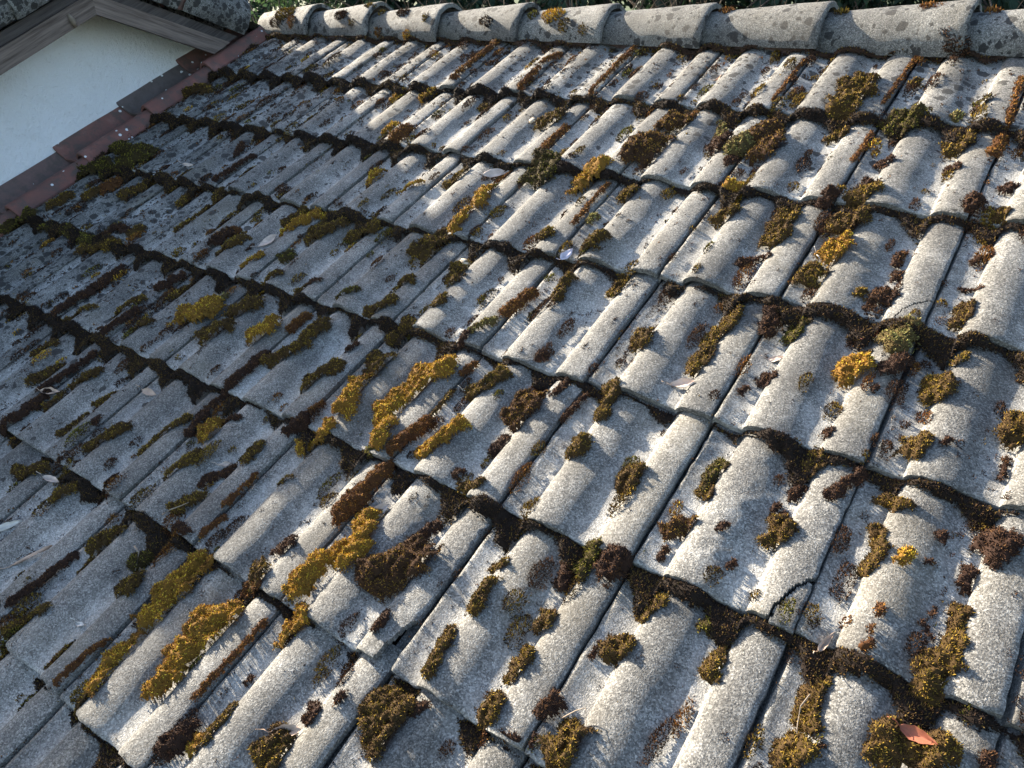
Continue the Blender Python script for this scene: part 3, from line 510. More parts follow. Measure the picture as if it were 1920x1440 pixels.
MOSS = [("O",0.0333,-2.677,1.287,-2.564,1.306),("G",0.0320,-2.638,0.823,-2.391,0.847),("G",0.0473,-2.702,0.673,-2.435,0.726,-2.384,0.792),("O",0.0215,-2.552,0.431,-2.547,0.524),("O",0.0251,-2.415,0.517,-2.409,0.564),("R",0.0297,-2.399,0.602,-2.384,0.654),("O",0.0246,-2.239,0.586,-2.211,0.705),("O",0.0262,-1.754,0.679,-1.762,0.711),("B",0.0133,-1.919,0.930,-1.949,0.992),("O",0.0188,-1.914,0.620,-1.917,0.670),("B",0.0136,-1.821,0.749,-1.804,0.925),("G",0.0380,-2.674,0.290,-2.615,0.358),("G",0.0247,-2.437,0.331,-2.259,0.346,-2.091,0.333),("O",0.0295,-2.088,0.294,-1.959,0.347),("B",0.0202,-2.067,0.379,-1.974,0.416),("O",0.0179,-1.931,0.411,-1.931,0.448),("R",0.0194,-1.510,0.497,-1.492,0.544),("O",0.0159,-1.461,0.487,-1.442,0.542),("O",0.0255,-1.317,0.633,-1.311,0.704),("O",0.0274,-1.159,0.632,-1.156,0.711),("O",0.0212,-1.746,0.492,-1.740,0.613),("B",0.0258,-1.503,0.470,-1.494,0.527),("O",0.0186,-1.442,0.434,-1.384,0.509),("Y",0.0216,-1.290,0.596,-1.248,0.643,-1.221,0.700),("O",0.0264,-1.144,0.591,-1.079,0.666),("O",0.0285,-1.003,0.648,-0.962,0.692),("Y",0.0146,-1.292,0.413,-1.246,0.463),("G",0.0276,-1.159,0.479,-1.162,0.495),("O",0.0164,-1.155,0.362,-1.095,0.405),("O",0.0132,-0.996,0.363,-0.986,0.401),("B",0.0107,-0.987,0.408,-0.940,0.426),("G",0.0120,-0.842,0.393,-0.783,0.426),("O",0.0212,-0.700,0.372,-0.648,0.424),("Y",0.0409,-1.303,0.164,-1.247,0.216),("L",0.0125,-1.246,0.259,-1.235,0.282),("O",0.0345,-1.156,0.126,-1.095,0.176),("O",0.0332,-1.145,0.252,-1.103,0.289),("Y",0.0347,-0.997,0.184,-0.955,0.234),("R",0.0149,-0.901,0.245,-0.897,0.306),("O",0.0304,-0.802,0.227,-0.798,0.277),("O",0.0297,-0.857,0.137,-0.800,0.187),("B",0.0118,-0.906,0.115,-0.896,0.144),("B",0.0111,-0.661,0.244,-0.648,0.264),("B",0.0191,-1.823,0.000,-1.801,0.129,-1.799,0.261),("B",0.0143,-1.525,-0.001,-1.515,0.074,-1.511,0.127),("O",0.0121,-1.780,-0.003,-1.681,0.083),("O",0.0178,-1.595,0.114,-1.539,0.177),("O",0.0158,-1.451,0.068,-1.389,0.105),("B",0.0213,-1.521,0.239,-1.502,0.315),("O",0.0178,-1.453,0.241,-1.444,0.290),("O",0.0174,-1.758,-0.132,-1.694,-0.081),("O",0.0193,-1.626,-0.214,-1.596,-0.145),("B",0.0134,-1.530,-0.227,-1.513,-0.146,-1.505,-0.055),("O",0.0183,-1.451,-0.177,-1.395,-0.099),("B",0.0180,-1.509,-0.373,-1.492,-0.273,-1.499,-0.222),("O",0.0205,-1.451,-0.260,-1.443,-0.220),("O",0.0124,-1.308,-0.191,-1.284,-0.143),("O",0.0145,-1.306,-0.309,-1.285,-0.234),("O",0.0214,-1.153,-0.295,-1.095,-0.222),("B",0.0132,-1.211,-0.235,-1.213,-0.225),("O",0.0142,-0.989,-0.244,-0.991,-0.189,-0.940,-0.113),("Y",0.0307,-0.847,-0.125,-0.852,-0.104),("B",0.0148,-0.897,-0.142,-0.914,-0.052,-0.899,0.047,-0.891,0.132),("B",0.0091,-0.848,-0.080,-0.793,-0.054),("O",0.0182,-0.840,-0.265,-0.798,-0.193),("O",0.0116,-0.838,-0.194,-0.838,-0.181),("O",0.0221,-0.662,-0.134,-0.665,-0.110),("O",0.0079,-0.540,-0.158,-0.502,-0.133),("B",0.0154,-0.726,-0.235,-0.689,-0.177),("O",0.0189,-0.726,-0.321,-0.701,-0.270),("R",0.0102,-0.606,-0.260,-0.602,-0.171),("O",0.0189,-1.095,-0.450,-1.079,-0.402),("O",0.0218,-1.323,-0.449,-1.232,-0.402),("O",0.0260,-0.687,0.108,-0.651,0.172),("B",0.0241,-0.625,-0.035,-0.591,0.005),("Y",0.0219,-0.562,-0.045,-0.512,0.006),("R",0.0100,-0.597,0.039,-0.593,0.067),("Y",0.0343,-0.506,0.070,-0.541,0.149),("O",0.0358,-0.543,0.221,-0.545,0.246),("O",0.0267,-0.577,0.323,-0.550,0.370),("Y",0.0299,-0.353,0.032,-0.413,0.105,-0.400,0.179,-0.404,0.253,-0.354,0.284),("G",0.0144,-0.379,-0.001,-0.357,0.006),("R",0.0181,-0.305,0.014,-0.302,0.059,-0.291,0.119),("O",0.0067,-0.294,0.140,-0.294,0.228),("R",0.0108,-0.304,0.287,-0.298,0.322),("Y",0.0220,-0.240,0.050,-0.214,0.098,-0.199,0.142),("O",0.0251,-0.242,0.250,-0.209,0.312),("M",0.0368,-0.096,0.218,-0.092,0.269),("B",0.0114,-0.050,0.304,-0.044,0.344),("B",0.0079,0.004,0.247,0.007,0.298,0.018,0.354),("O",0.0206,0.077,0.287,0.065,0.357),("O",0.0255,0.075,0.180,0.075,0.205),("O",0.0260,0.212,0.161,0.211,0.185),("B",0.0147,-0.099,0.116,-0.094,0.151),("O",0.0264,0.061,0.521,0.063,0.538),("R",0.0175,-0.308,0.485,-0.290,0.583),("L",0.0123,-0.350,0.404,-0.319,0.455),("B",0.0139,-0.362,0.366,-0.352,0.390),("O",0.0227,-0.208,0.587,-0.220,0.652),("O",0.0165,-0.090,0.652,-0.102,0.706),("O",0.0262,-0.539,0.555,-0.554,0.611),("O",0.0194,-0.685,0.516,-0.656,0.515),("O",0.0163,-0.508,0.458,-0.508,0.476),("B",0.0136,-0.137,0.382,-0.135,0.395),("B",0.0105,-0.132,0.026,-0.129,0.038),("O",0.0167,-0.102,0.001,-0.065,0.028),("R",0.0219,-0.306,-0.128,-0.314,-0.073,-0.305,-0.025),("R",0.0217,-0.322,-0.157,-0.322,-0.122),("O",0.0186,0.222,0.673,0.207,0.581,0.209,0.476),("B",0.0211,0.302,0.699,0.310,0.639),("G",0.0183,0.362,0.633,0.365,0.688),("Y",0.0346,0.352,0.903,0.357,0.940),("O",0.0290,0.343,0.809,0.348,0.836),("B",0.0136,0.168,0.828,0.216,0.866),("B",0.0227,0.502,0.789,0.504,0.809),("B",0.0080,0.479,0.754,0.482,0.766),("B",0.0118,0.494,0.916,0.495,0.962),("B",0.0124,0.506,0.872,0.509,0.889),("B",0.0080,0.641,0.872,0.668,0.881),("B",0.0112,0.640,0.971,0.662,1.001),("O",0.0172,0.656,0.761,0.663,0.817),("Y",0.0305,0.504,0.572,0.508,0.599),("O",0.0124,0.509,0.626,0.512,0.641),("L",0.0321,0.566,0.673,0.578,0.706),("B",0.0261,0.579,0.598,0.588,0.626),("O",0.0259,0.660,0.572,0.665,0.602),("O",0.0094,0.677,0.659,0.691,0.682),("B",0.0069,0.562,0.532,0.564,0.543),("B",0.0139,0.355,0.493,0.360,0.515),("B",0.0088,0.329,0.449,0.331,0.461),("B",0.0109,0.488,0.673,0.493,0.690),("O",0.0219,0.662,0.417,0.666,0.434),("B",0.0082,0.709,0.443,0.712,0.454),("O",0.0276,0.801,0.518,0.806,0.553),("B",0.0071,0.807,0.464,0.807,0.417),("B",0.0093,0.513,0.400,0.517,0.419),("G",0.0159,0.354,0.268,0.351,0.209),("O",0.0167,0.353,0.191,0.355,0.211),("B",0.0120,0.566,0.274,0.597,0.341),("O",0.0206,0.507,0.323,0.513,0.344),("B",0.0137,0.506,0.260,0.509,0.280),("O",0.0158,0.651,0.315,0.680,0.301),("B",0.0094,0.486,0.212,0.488,0.226),("B",0.0117,-0.917,-0.679,-0.904,-0.634,-0.889,-0.530),("O",0.0245,-0.864,-0.494,-0.844,-0.432),("O",0.0092,-0.839,-0.547,-0.845,-0.513),("O",0.0134,-0.863,-0.731,-0.850,-0.689,-0.806,-0.643),("O",0.0257,-0.685,-0.524,-0.661,-0.505),("O",0.0096,-0.689,-0.720,-0.687,-0.674),("R",0.0093,-0.616,-0.728,-0.615,-0.664,-0.601,-0.622),("Y",0.0361,-0.560,-0.516,-0.558,-0.461,-0.564,-0.401),("Y",0.0229,-0.539,-0.690,-0.552,-0.624,-0.542,-0.579),("Y",0.0372,-0.405,-0.616,-0.415,-0.563,-0.419,-0.502,-0.400,-0.450),("R",0.0076,-0.315,-0.601,-0.311,-0.516,-0.306,-0.419),("O",0.0146,-0.538,-0.738,-0.536,-0.701),("B",0.0322,-0.278,-0.679,-0.278,-0.661),("Y",0.0195,-0.241,-0.662,-0.246,-0.648),("Y",0.0246,-0.244,-0.423,-0.236,-0.371),("O",0.0153,-0.237,-0.633,-0.236,-0.576),("B",0.0182,-0.088,-0.510,-0.087,-0.495),("O",0.0285,-0.103,-0.598,-0.101,-0.571),("O",0.0255,-0.391,-0.359,-0.392,-0.341),("R",0.0199,-0.396,-0.387,-0.377,-0.374),("B",0.0210,-0.385,-0.284,-0.386,-0.265),("G",0.0223,-0.713,-0.468,-0.706,-0.415),("B",0.0146,-0.689,-0.360,-0.630,-0.356),("R",0.0107,-0.594,-0.338,-0.585,-0.291),("Y",0.0248,-0.284,-0.331,-0.280,-0.275,-0.261,-0.232),("B",0.0099,-0.253,-0.524,-0.253,-0.515),("B",0.0101,-0.050,-0.463,-0.047,-0.452),("Y",0.0326,-0.215,-0.247,-0.243,-0.166,-0.252,-0.135),("M",0.0434,-0.136,-0.231,-0.092,-0.166),("B",0.0140,-0.120,-0.111,-0.112,-0.085),("B",0.0123,-0.064,-0.327,-0.063,-0.296),("O",0.0207,0.081,-0.198,0.079,-0.154),("O",0.0119,0.057,-0.118,0.076,-0.099),("O",0.0165,0.083,-0.342,0.062,-0.265),("B",0.0194,0.199,-0.077,0.194,-0.039),("G",0.0221,0.214,-0.047,0.220,-0.010),("O",0.0192,0.213,-0.172,0.214,-0.155),("O",0.0177,0.215,-0.275,0.216,-0.233),("O",0.0250,0.209,-0.352,0.210,-0.329),("B",0.0170,0.305,-0.300,0.306,-0.280),("O",0.0253,0.354,-0.161,0.358,-0.133),("O",0.0148,0.361,-0.077,0.381,-0.043),("B",0.0062,0.319,-0.182,0.320,-0.156),("O",0.0395,0.054,-0.462,0.051,-0.432),("B",0.0081,0.091,-0.413,0.104,-0.390),("O",0.0297,0.360,-0.341,0.364,-0.311),("B",0.0074,0.258,-0.368,0.286,-0.364),("B",0.0054,0.309,-0.362,0.307,-0.342),("M",0.0225,0.342,0.095,0.345,0.118),("B",0.0081,0.345,0.031,0.346,0.054),("B",0.0271,0.270,-0.034,0.280,-0.011),("O",0.0241,0.509,0.155,0.513,0.180),("B",0.0085,0.502,0.197,0.504,0.214),("B",0.0093,0.421,0.124,0.426,0.136),("B",0.0073,0.461,0.064,0.464,0.076),("O",0.0147,0.653,0.249,0.672,0.204,0.663,0.157),("Y",0.0136,0.709,0.190,0.712,0.209),("R",0.0073,0.703,0.079,0.706,0.095),("R",0.0053,0.702,0.045,0.706,0.055),("R",0.0076,0.699,0.014,0.711,0.028),("B",0.0100,0.749,0.260,0.754,0.273),("B",0.0049,0.745,0.205,0.748,0.214),("B",0.0248,0.825,0.271,0.829,0.299),("B",0.0163,0.799,0.198,0.805,0.221),("O",0.0161,0.810,0.150,0.812,0.101,0.808,0.065),("O",0.0256,0.801,0.049,0.795,-0.011),("O",0.0190,0.661,-0.049,0.662,-0.120),("O",0.0218,0.505,-0.113,0.509,-0.095),("G",0.0182,0.498,-0.040,0.471,-0.038),("O",0.0286,0.658,-0.196,0.666,-0.176),("O",0.0353,0.772,-0.089,0.822,-0.083),("B",0.0110,0.889,-0.069,0.893,-0.054),("B",0.0047,0.764,0.101,0.782,0.085),("B",0.0063,0.773,0.122,0.776,0.133),("B",0.0039,0.680,-0.164,0.695,-0.149),("R",0.0145,-1.234,1.513,-1.240,1.626,-1.237,1.813),("R",0.0134,-0.908,1.486,-0.917,1.625),("R",0.0129,-0.927,1.671,-0.901,1.747),("R",0.0105,-0.616,1.474,-0.621,1.629,-0.625,1.813),("R",0.0276,-1.205,1.111,-1.201,1.181),("Y",0.0199,-1.455,1.390,-1.453,1.444),("Y",0.0230,-1.318,1.409,-1.305,1.450),("Y",0.0231,-1.298,1.182,-1.302,1.209),("O",0.0223,-1.003,1.384,-1.001,1.408),("O",0.0344,-0.698,1.311,-0.685,1.353),("R",0.0124,-0.606,1.131,-0.608,1.212,-0.606,1.298),("O",0.0112,-0.536,1.107,-0.543,1.182),("M",0.0535,-0.281,1.207,-0.281,1.263),("M",0.0376,-0.266,1.359,-0.263,1.397),("Y",0.0277,-0.652,0.854,-0.695,0.940),("Y",0.0232,-0.654,0.735,-0.683,0.827),("O",0.0208,-0.855,0.952,-0.841,1.021),("Y",0.0284,-1.138,0.909,-1.145,0.942),("Y",0.0120,-0.998,0.872,-0.936,0.922),("O",0.0458,-0.707,0.641,-0.699,0.688),("G",0.0492,-0.552,1.036,-0.560,1.094),("Y",0.0487,-0.402,1.050,-0.396,1.097),("O",0.0276,-0.247,1.009,-0.244,1.035),("R",0.0089,-0.318,0.853,-0.320,0.960,-0.322,1.056),("O",0.0210,-0.387,0.783,-0.366,0.791),("L",0.0153,-0.282,0.883,-0.280,0.903),("O",0.0271,-0.218,0.774,-0.208,0.805),("R",0.0066,-0.008,1.505,-0.010,1.638,-0.010,1.773),("R",0.0065,0.288,1.526,0.293,1.655,0.297,1.800),("R",0.0086,0.597,1.475,0.591,1.597,0.583,1.702),("O",0.0408,0.184,1.595,0.193,1.651),("O",0.0453,0.188,1.509,0.206,1.551),("O",0.0176,0.331,1.653,0.335,1.681),("L",0.0132,0.477,1.492,0.481,1.515),("G",0.0150,0.513,1.578,0.522,1.585),("L",0.0174,-0.116,1.395,-0.096,1.322),("B",0.0304,-0.089,1.269,-0.088,1.305),("L",0.0336,-0.015,1.261,-0.016,1.310),("B",0.0143,-0.012,1.192,-0.010,1.212),("M",0.0420,0.018,1.346,0.023,1.395),("M",0.0462,0.059,1.257,0.061,1.315),("O",0.0176,0.191,1.369,0.218,1.417),("R",0.0075,0.292,1.270,0.295,1.346,0.294,1.416),("B",0.0203,0.362,1.280,0.373,1.282),("G",0.0343,0.350,1.446,0.364,1.471),("O",0.0285,0.504,1.377,0.509,1.420),("B",0.0143,0.516,1.287,0.523,1.292),("R",0.0155,0.592,1.360,0.597,1.426),("B",0.0191,0.596,1.121,0.599,1.155),("O",0.0275,0.354,1.108,0.359,1.143),("B",0.0181,0.354,1.171,0.358,1.192),("B",0.0214,0.279,1.089,0.286,1.108),("O",0.0360,0.351,1.014,0.359,1.053),("O",0.0264,0.201,1.070,0.209,0.976,0.210,0.925),("Y",0.0306,0.032,1.094,0.048,1.096),("O",0.0245,0.054,0.987,0.058,1.019),("O",0.0170,0.654,1.110,0.660,1.132),("B",0.0163,0.649,1.220,0.654,1.240),("O",0.0122,0.456,0.784,0.462,0.802)]
ORD = ["first", "second", "third", "fourth", "fifth", "sixth", "seventh", "eighth", "ninth", "tenth", "eleventh", "twelfth", "thirteenth", "fourteenth", "fifteenth", "sixteenth", "seventeenth", "eighteenth"]
CW = dict(M="mottled", Y="golden", O="olive", G="green", R="rusty", B="brown", L="pale")
seen = {}; mosses = []
for k, s in enumerate(MOSS):
    code, r0 = s[0], s[1]; P = np.array(s[2:]).reshape(-1, 2); c = P.mean(0)
    me = cushion_mesh(code, max(r0*1.06, .006), P, 1000+k)
    if me is None: continue
    o = link("moss_cushion", me, M_MOSS); mosses.append(o)
    j = int(np.clip(np.searchsorted(VJ, c[1], side='right')-1, 0, NR-1)); i = int(np.clip(math.floor(c[0]/.3), C0, C1)); x = c[0]-.3*i; t = (c[1]-VJ[j])/(VJ[j+1]-VJ[j])
    zone = "over joint" if (x < .02 or x > .285) else "left pan" if x < .085 else "wide roll" if x < .18 else "right pan" if x < .24 else "narrow roll"
    form = "strip" if np.ptp(P[:, 1]) > .11 else ("cushion" if r0 > .011 else "tuft")
    part = "low" if t < .34 else "middle" if t < .67 else "high"
    lab = f"{CW[code]} moss {form}, {part} on {zone}, {ORD[NR-1-j]} course below ridge, {ORD[i-C0]} tile from gable"
    seen.setdefault(lab, []).append((r0, o))
for lab, L in seen.items():
    L.sort(key=lambda q: -q[0])
    for q, (r0, o) in enumerate(L):
        tag(o, lab if len(L) == 1 else lab.replace(" moss ", (" larger moss ", " smaller moss ", " smallest moss ")[min(q, 2)]), "moss", "moss cushions growing on the roof tiles")

# moss under the nose of every course, its colour darkened for the lap shadow
for j in range(2, NR):
    vj = VJ[j]
    def sfl(U, V, vj=vj, j=j): return surf(U, np.minimum(V, vj-0.0008)) if j else surf(U, V)
    def fn(U, V, vj=vj, j=j):
        far = np.clip((-U-0.9)/1.4, 0, 1) + max(0, (j-6)*.12)
        pres = vn(U*6.5, U*0+j*3.1, 40+j)*.7 + vn(U*23, U*0+j, 41+j)*.3
        pan = panf(U); amt = np.clip((pres - 0.22 + 0.16*far + .20*pan - (0.14 if j <= 4 else 0))*2.4, 0, 1.2)
        cen = vj - 0.007 - 0.020*pan*amt; rr = (0.020 + 0.030*pan*vn(U*17, U*0, 50+j) + 0.007*np.clip(far, 0, 1))*amt*(0.7+.6*vn(U*60, V*60, 51+j))
        q = np.abs(V-cen)/np.maximum(rr, 1e-4); q = np.where(V > vj+0.006, 2, q)
        h = (0.018+0.020*vn(U*28, V*28, 52+j)+0.003*far)*np.sqrt(np.clip(1-q*q, 0, 1))*np.clip(amt, .3, 1); return q < 1, h
    def tone(u, v, h, j=j): return 0.12 + 0.9*(vn(u*9, v*9, 60+j)-.42) + .18*panf(u)
    me = moss_obj("lap_moss_shadow", -2.69, 1.75, vj-.085, vj+.008, fn, [(.17, .11, .026), (.095, .052, .022), (.046, .027, .017), (.022, .015, .012)], 300+j, .004, 1.15, tone, (.03, .02, .014), sfl)
    tag(link("lap_moss_shadow", me, M_MOSS), f"moss and painted shadow line under the nose of the {ORD[NR-1-j]} tile course below the ridge", "moss", "moss and shadow lines under the tile courses")

# moss packed into the seam between the terracotta tiles and the first grey tiles
def fns(U, V):
    amt = np.clip((vn(V*7, V*0+2, 31)-.25)*2.2, 0, 1.1); q = np.abs(U+2.688-.012*(vn(V*25, V*0, 32)-.5))/np.maximum(.016*amt*(.6+.8*vn(U*50, V*50, 33)), 1e-4); return q < 1, .016*np.sqrt(np.clip(1-q*q, 0, 1))*(.6+.7*vn(U*60, V*60, 34))
me = moss_obj("seam_moss", -2.72, -2.65, -.9, 1.75, fns, [(.20, .15, .028), (.11, .065, .024), (.06, .034, .02), (.03, .02, .015)], 650, .004, 1.0, lambda u, v, h: .25+.9*(vn(v*9, u*9, 35)-.45), None, surf_soft)
tag(link("seam_moss", me, M_MOSS), "dark moss in the seam between the red terracotta tiles and the grey tiles", "moss")

# small tufts and specks, too many to count
def specks(n, seed, big=False):
    r = np.random.default_rng(seed); Vs, Fs, Cs = [], [], []; off = 0; cnt = 0
    while cnt < n:
        u = r.uniform(-2.68, 1.5); v = r.uniform(-1.1, 1.83); x = u % .3; far = np.clip((-u-.5)/1.6, 0, 1)*.9 + np.clip((v-.9)/.8, 0, 1)*.7
        side = x < .07 or .165 < x < .225                     # pans and the feet of the rolls hold the damp
        p = (.04+.75*side*(.4+.6*far)) if big else (.12 + .45*side + .45*far)
        p *= .25+1.5*float(vn(u*4.5, v*4.5, 77))
        t = (v-VJ[int(np.clip(np.searchsorted(VJ, v, side='right')-1, 0, NR-1))])/.37
        if big: p *= 1.5 if (t < .12 or t > .8) else .8
        if r.random() > p: continue
        cnt += 1
        rad = r.gamma(3.0, .0026)+.004 if big else abs(r.normal(0, .0026))+.0016+.0025*far*r.random()
        rad = min(rad, .019); st = r.uniform(1.2, 3.4) if big else r.uniform(1, 2.4); kx = min(max(math.dist((u, v, 0), CAM_C)/1.7, 1), 2)
        m = int(np.clip(3.1*rad*rad*st/((.0022 if big else .0028)*kx)**2, 5, 700)); ang = r.uniform(0, 6.28, m); q = np.sqrt(r.uniform(0, 1, m))*(.65+.6*vn(np.cos(ang)*1.6+cnt, np.sin(ang)*1.6, 5))*(1+.25*(r.random(m) < .12))
        du = rad*q*np.cos(ang); pu = u+du; pv = v+rad*q*np.sin(ang)*st
        h = (min(.7*rad, .011) if big else .15*rad)*np.sqrt(np.clip(1-q*q, 0, 1)); pz = (surf_soft(pu, pv) if big else surf(pu, pv))+h-(.0002 if big else .0014)
        N = np.stack([np.cos(ang)*q*.7, np.sin(ang)*q*.5+.2, np.ones(m)], 1); Nw = np.stack([N[:, 0], N[:, 1]*CP-N[:, 2]*SP, N[:, 1]*SP+N[:, 2]*CP], 1)
        pal = PAL[r.choice(['B', 'O', 'R', 'G', 'Y'], p=[.42, .30, .15, .09, .04] if big else [.84, .07, .07, .02, 0])]
        a, f, c = shoots(Wn(np.stack([pu, pv, pz], 1)), Nw, pal, np.clip(r.uniform(.0, .5)+.35*(1-q), 0, 1), (.0045 if big else .0032)*kx**.5, (.0012 if big else .001)*kx, r)
        Vs.append(a); Fs.append(f+off); Cs.append(c); off += len(a)
    return mk_mesh("moss_specks", np.concatenate(Vs), [np.concatenate(Fs)], [False], cols=np.concatenate(Cs))
tag(link("moss_specks", specks(9000, 9), M_MOSS), "tiny dark moss specks scattered over all the tiles", "moss", kind="stuff")
tag(link("moss_scatter", specks(1300, 10, True), M_MOSS), "small brown and olive moss patches in the damp pans between the rolls", "moss", kind="stuff")

# moss on the ridge tiles: (u along the ridge, degrees from the top towards the viewer, radius, colour)
def ridge_moss(u, deg, rad, code, seed, label, L=1.0):
    r = np.random.default_rng(seed); m = int((rad*rad*L*3.1)/.0036**2); ang = r.uniform(0, 6.28, m); q = np.sqrt(r.uniform(0, 1, m)); a0 = math.radians(deg)
    lip = min([l for l in lips if l >= u-.001] or [u]); t = np.clip(1-(lip-u)/.445, 0, 1); R = .084+(.116-.084)*t+.001
    A = a0+q*np.sin(ang)*rad/R*(.7+.6*vn(ang*2, ang*0, seed)); X = u+q*np.cos(ang)*rad*L; h = .008*np.sqrt(1-q*q); rr = R+h-.002
    P = np.stack([X, ry-rr*np.sin(A), rz_+.002+rr*np.cos(A)], 1); N = np.stack([.5*q*np.cos(ang), -np.sin(A), np.cos(A)], 1)
    V, F, C = shoots(P, N, PAL[code], np.clip(.35+.5*(1-q)+r.normal(0, .15, m), 0, 1), .0095, .0019, r)
    tag(link("ridge_moss", mk_mesh("ridge_moss", V, [F], [False], cols=C), M_MOSS), label, "moss", "moss patches on the ridge tiles")
for k, (u, dg, rad, cd, L, lab) in enumerate([
    (0.30, 18, .024, 'R', 1.6, "rust orange moss tuft on top of the second ridge tile from right"),
    (0.455, 8, .020, 'R', 1.0, "spiky orange moss beside the lip at the right end of the ridge"),
    (0.045, 15, .018, 'O', 1.2, "brownish moss at the joint above the third ridge tile from right"),
    (-0.33, 8, .022, 'R', 1.2, "orange moss tuft at the middle ridge joint above the dark trees"),
    (-1.00, 35, .034, 'Y', 1.5, "golden moss patch spread over the mossiest ridge tile"),
    (-0.93, 62, .026, 'O', 1.0, "olive moss hanging low on the mossiest ridge tile"),
    (-0.84, 70, .020, 'O', 1.0, "small olive moss low beside the lip of the mossiest ridge tile"),
    (-1.10, 30, .022, 'G', 1.0, "green moss under the lip left of the mossiest ridge tile"),
    (-1.93, 20, .018, 'O', 1.0, "olive moss under the second ridge lip from the gable"),
    (-2.00, 15, .022, 'O', 1.5, "yellowish moss on top near the second ridge lip from the gable"),
    (-2.06, 62, .016, 'O', 1.0, "small moss low on the second ridge tile from the gable"),
    (-1.62, 50, .018, 'O', 1.0, "olive moss on the third ridge tile from the gable"),
    (-2.47, 60, .028, 'R', 1.0, "orange moss low on the ridge tile next to the gable"),
    (-2.55, 35, .040, 'O', 1.8, "thin yellowish moss cover on the ridge tile next to the gable"),
    (0.36, 66, .016, 'B', 1.3, "dark moss low on the second ridge tile from right"),
    (-1.90, 82, .024, 'R', 1.0, "orange moss hanging under the ridge above the second tile joint"),
    (-1.72, 88, .022, 'Y', 1.0, "golden moss tuft hanging from the ridge foot"),
    (-2.15, 40, .026, 'B', 1.8, "dark brown moss crust on the second ridge tile from the gable"),
    (-1.78, 30, .024, 'B', 1.6, "dark brown moss crust on the third ridge tile from the gable"),
    (-1.30, 55, .022, 'B', 1.5, "brown moss crust on the fourth ridge tile from the gable"),
    (-2.60, 62, .030, 'B', 1.4, "dark brown moss low on the ridge tile touching the gable"),
    (0.40, 84, .030, 'B', 1.2, "dark brown moss mass at the foot of the right ridge joint")]): ridge_moss(u, dg, rad, cd, 700+k, lab, L)
# moss along the top of the last course, against the ridge
def fnr(U, V):
    pres = vn(U*7, U*0+.5, 90); amt = np.clip((pres-.28)*2.2, 0, 1); q = np.abs(V-(1.822-.012*vn(U*20, U*0, 91)))/np.maximum(.020*amt*(.6+.7*vn(U*50, V*50, 92)), 1e-4); return q < 1, .02*np.sqrt(np.clip(1-q*q, 0, 1))
me = moss_obj("ridge_foot_moss", -2.69, 1.7, 1.775, 1.86, fnr, [(.20, .14, .03), (.12, .065, .022), (.06, .032, .018), (.03, .02, .014)], 640, .004, 1.0, lambda u, v, h: .2+.8*(vn(u*10, v*10, 93)-.4))
tag(link("ridge_foot_moss", me, M_MOSS), "ragged brown moss along the foot of the ridge tiles", "moss")

# ------------------------------------------------------------------ dead leaves, twigs, shells
def leaf_mesh(L, Wd_, curl, fold, seed, lobes=0.0):
    r = np.random.default_rng(seed); s = np.linspace(0, 1, 13); t = np.linspace(-1, 1, 9); S, T = np.meshgrid(s, t, indexing='ij')
    w = Wd_*np.sin(math.pi*np.clip(S, .0, 1)**r.uniform(.6, 1.25))**r.uniform(.7, 1.1)*(1+lobes*np.sin(S*22+r.uniform(0, 6)))*np.where(T > 0, r.uniform(.6, 1.1), r.uniform(.7, 1.1))*(1+.25*(vn(S*9, T*1.5, seed+7)-.5)); X = (S-.5)*L; Y = T*w
    Z = curl*L*(4*(S-.5)**2)*.5 + np.where(T > 0, 1.0, .45)*fold*2.6*np.abs(Y) + .007*(vn(S*3.5+seed, T*2, seed)-.5)
    ang = .5*T*curl*3; Z = Z+np.sin(ang)*Y*.6 + .0015
    idx = np.arange(S.size).reshape(S.shape); Q = np.stack([idx[:-1, :-1], idx[1:, :-1], idx[1:, 1:], idx[:-1, 1:]], -1).reshape(-1, 4)
    V = np.stack([X, Y, Z], -1).reshape(-1, 3); n = len(V); V = np.concatenate([V, V-[0, 0, .0006]])
    st = [(-.5*L, 0, curl*L*.5+.0015), (-.62*L, .004, curl*L*.5+.006), (-.78*L, .002, curl*L*.5+.016)]
    q = MB(); q.tube(st, .0009, 5); sv = np.concatenate(q.V); sf3 = np.array(q.F3)+len(V); sf4 = np.array(q.F4)+len(V)
    return mk_mesh("dead_leaf", np.concatenate([V, sv]), [np.concatenate([Q, Q[:, ::-1]+n, sf4]), sf3], [True, False])
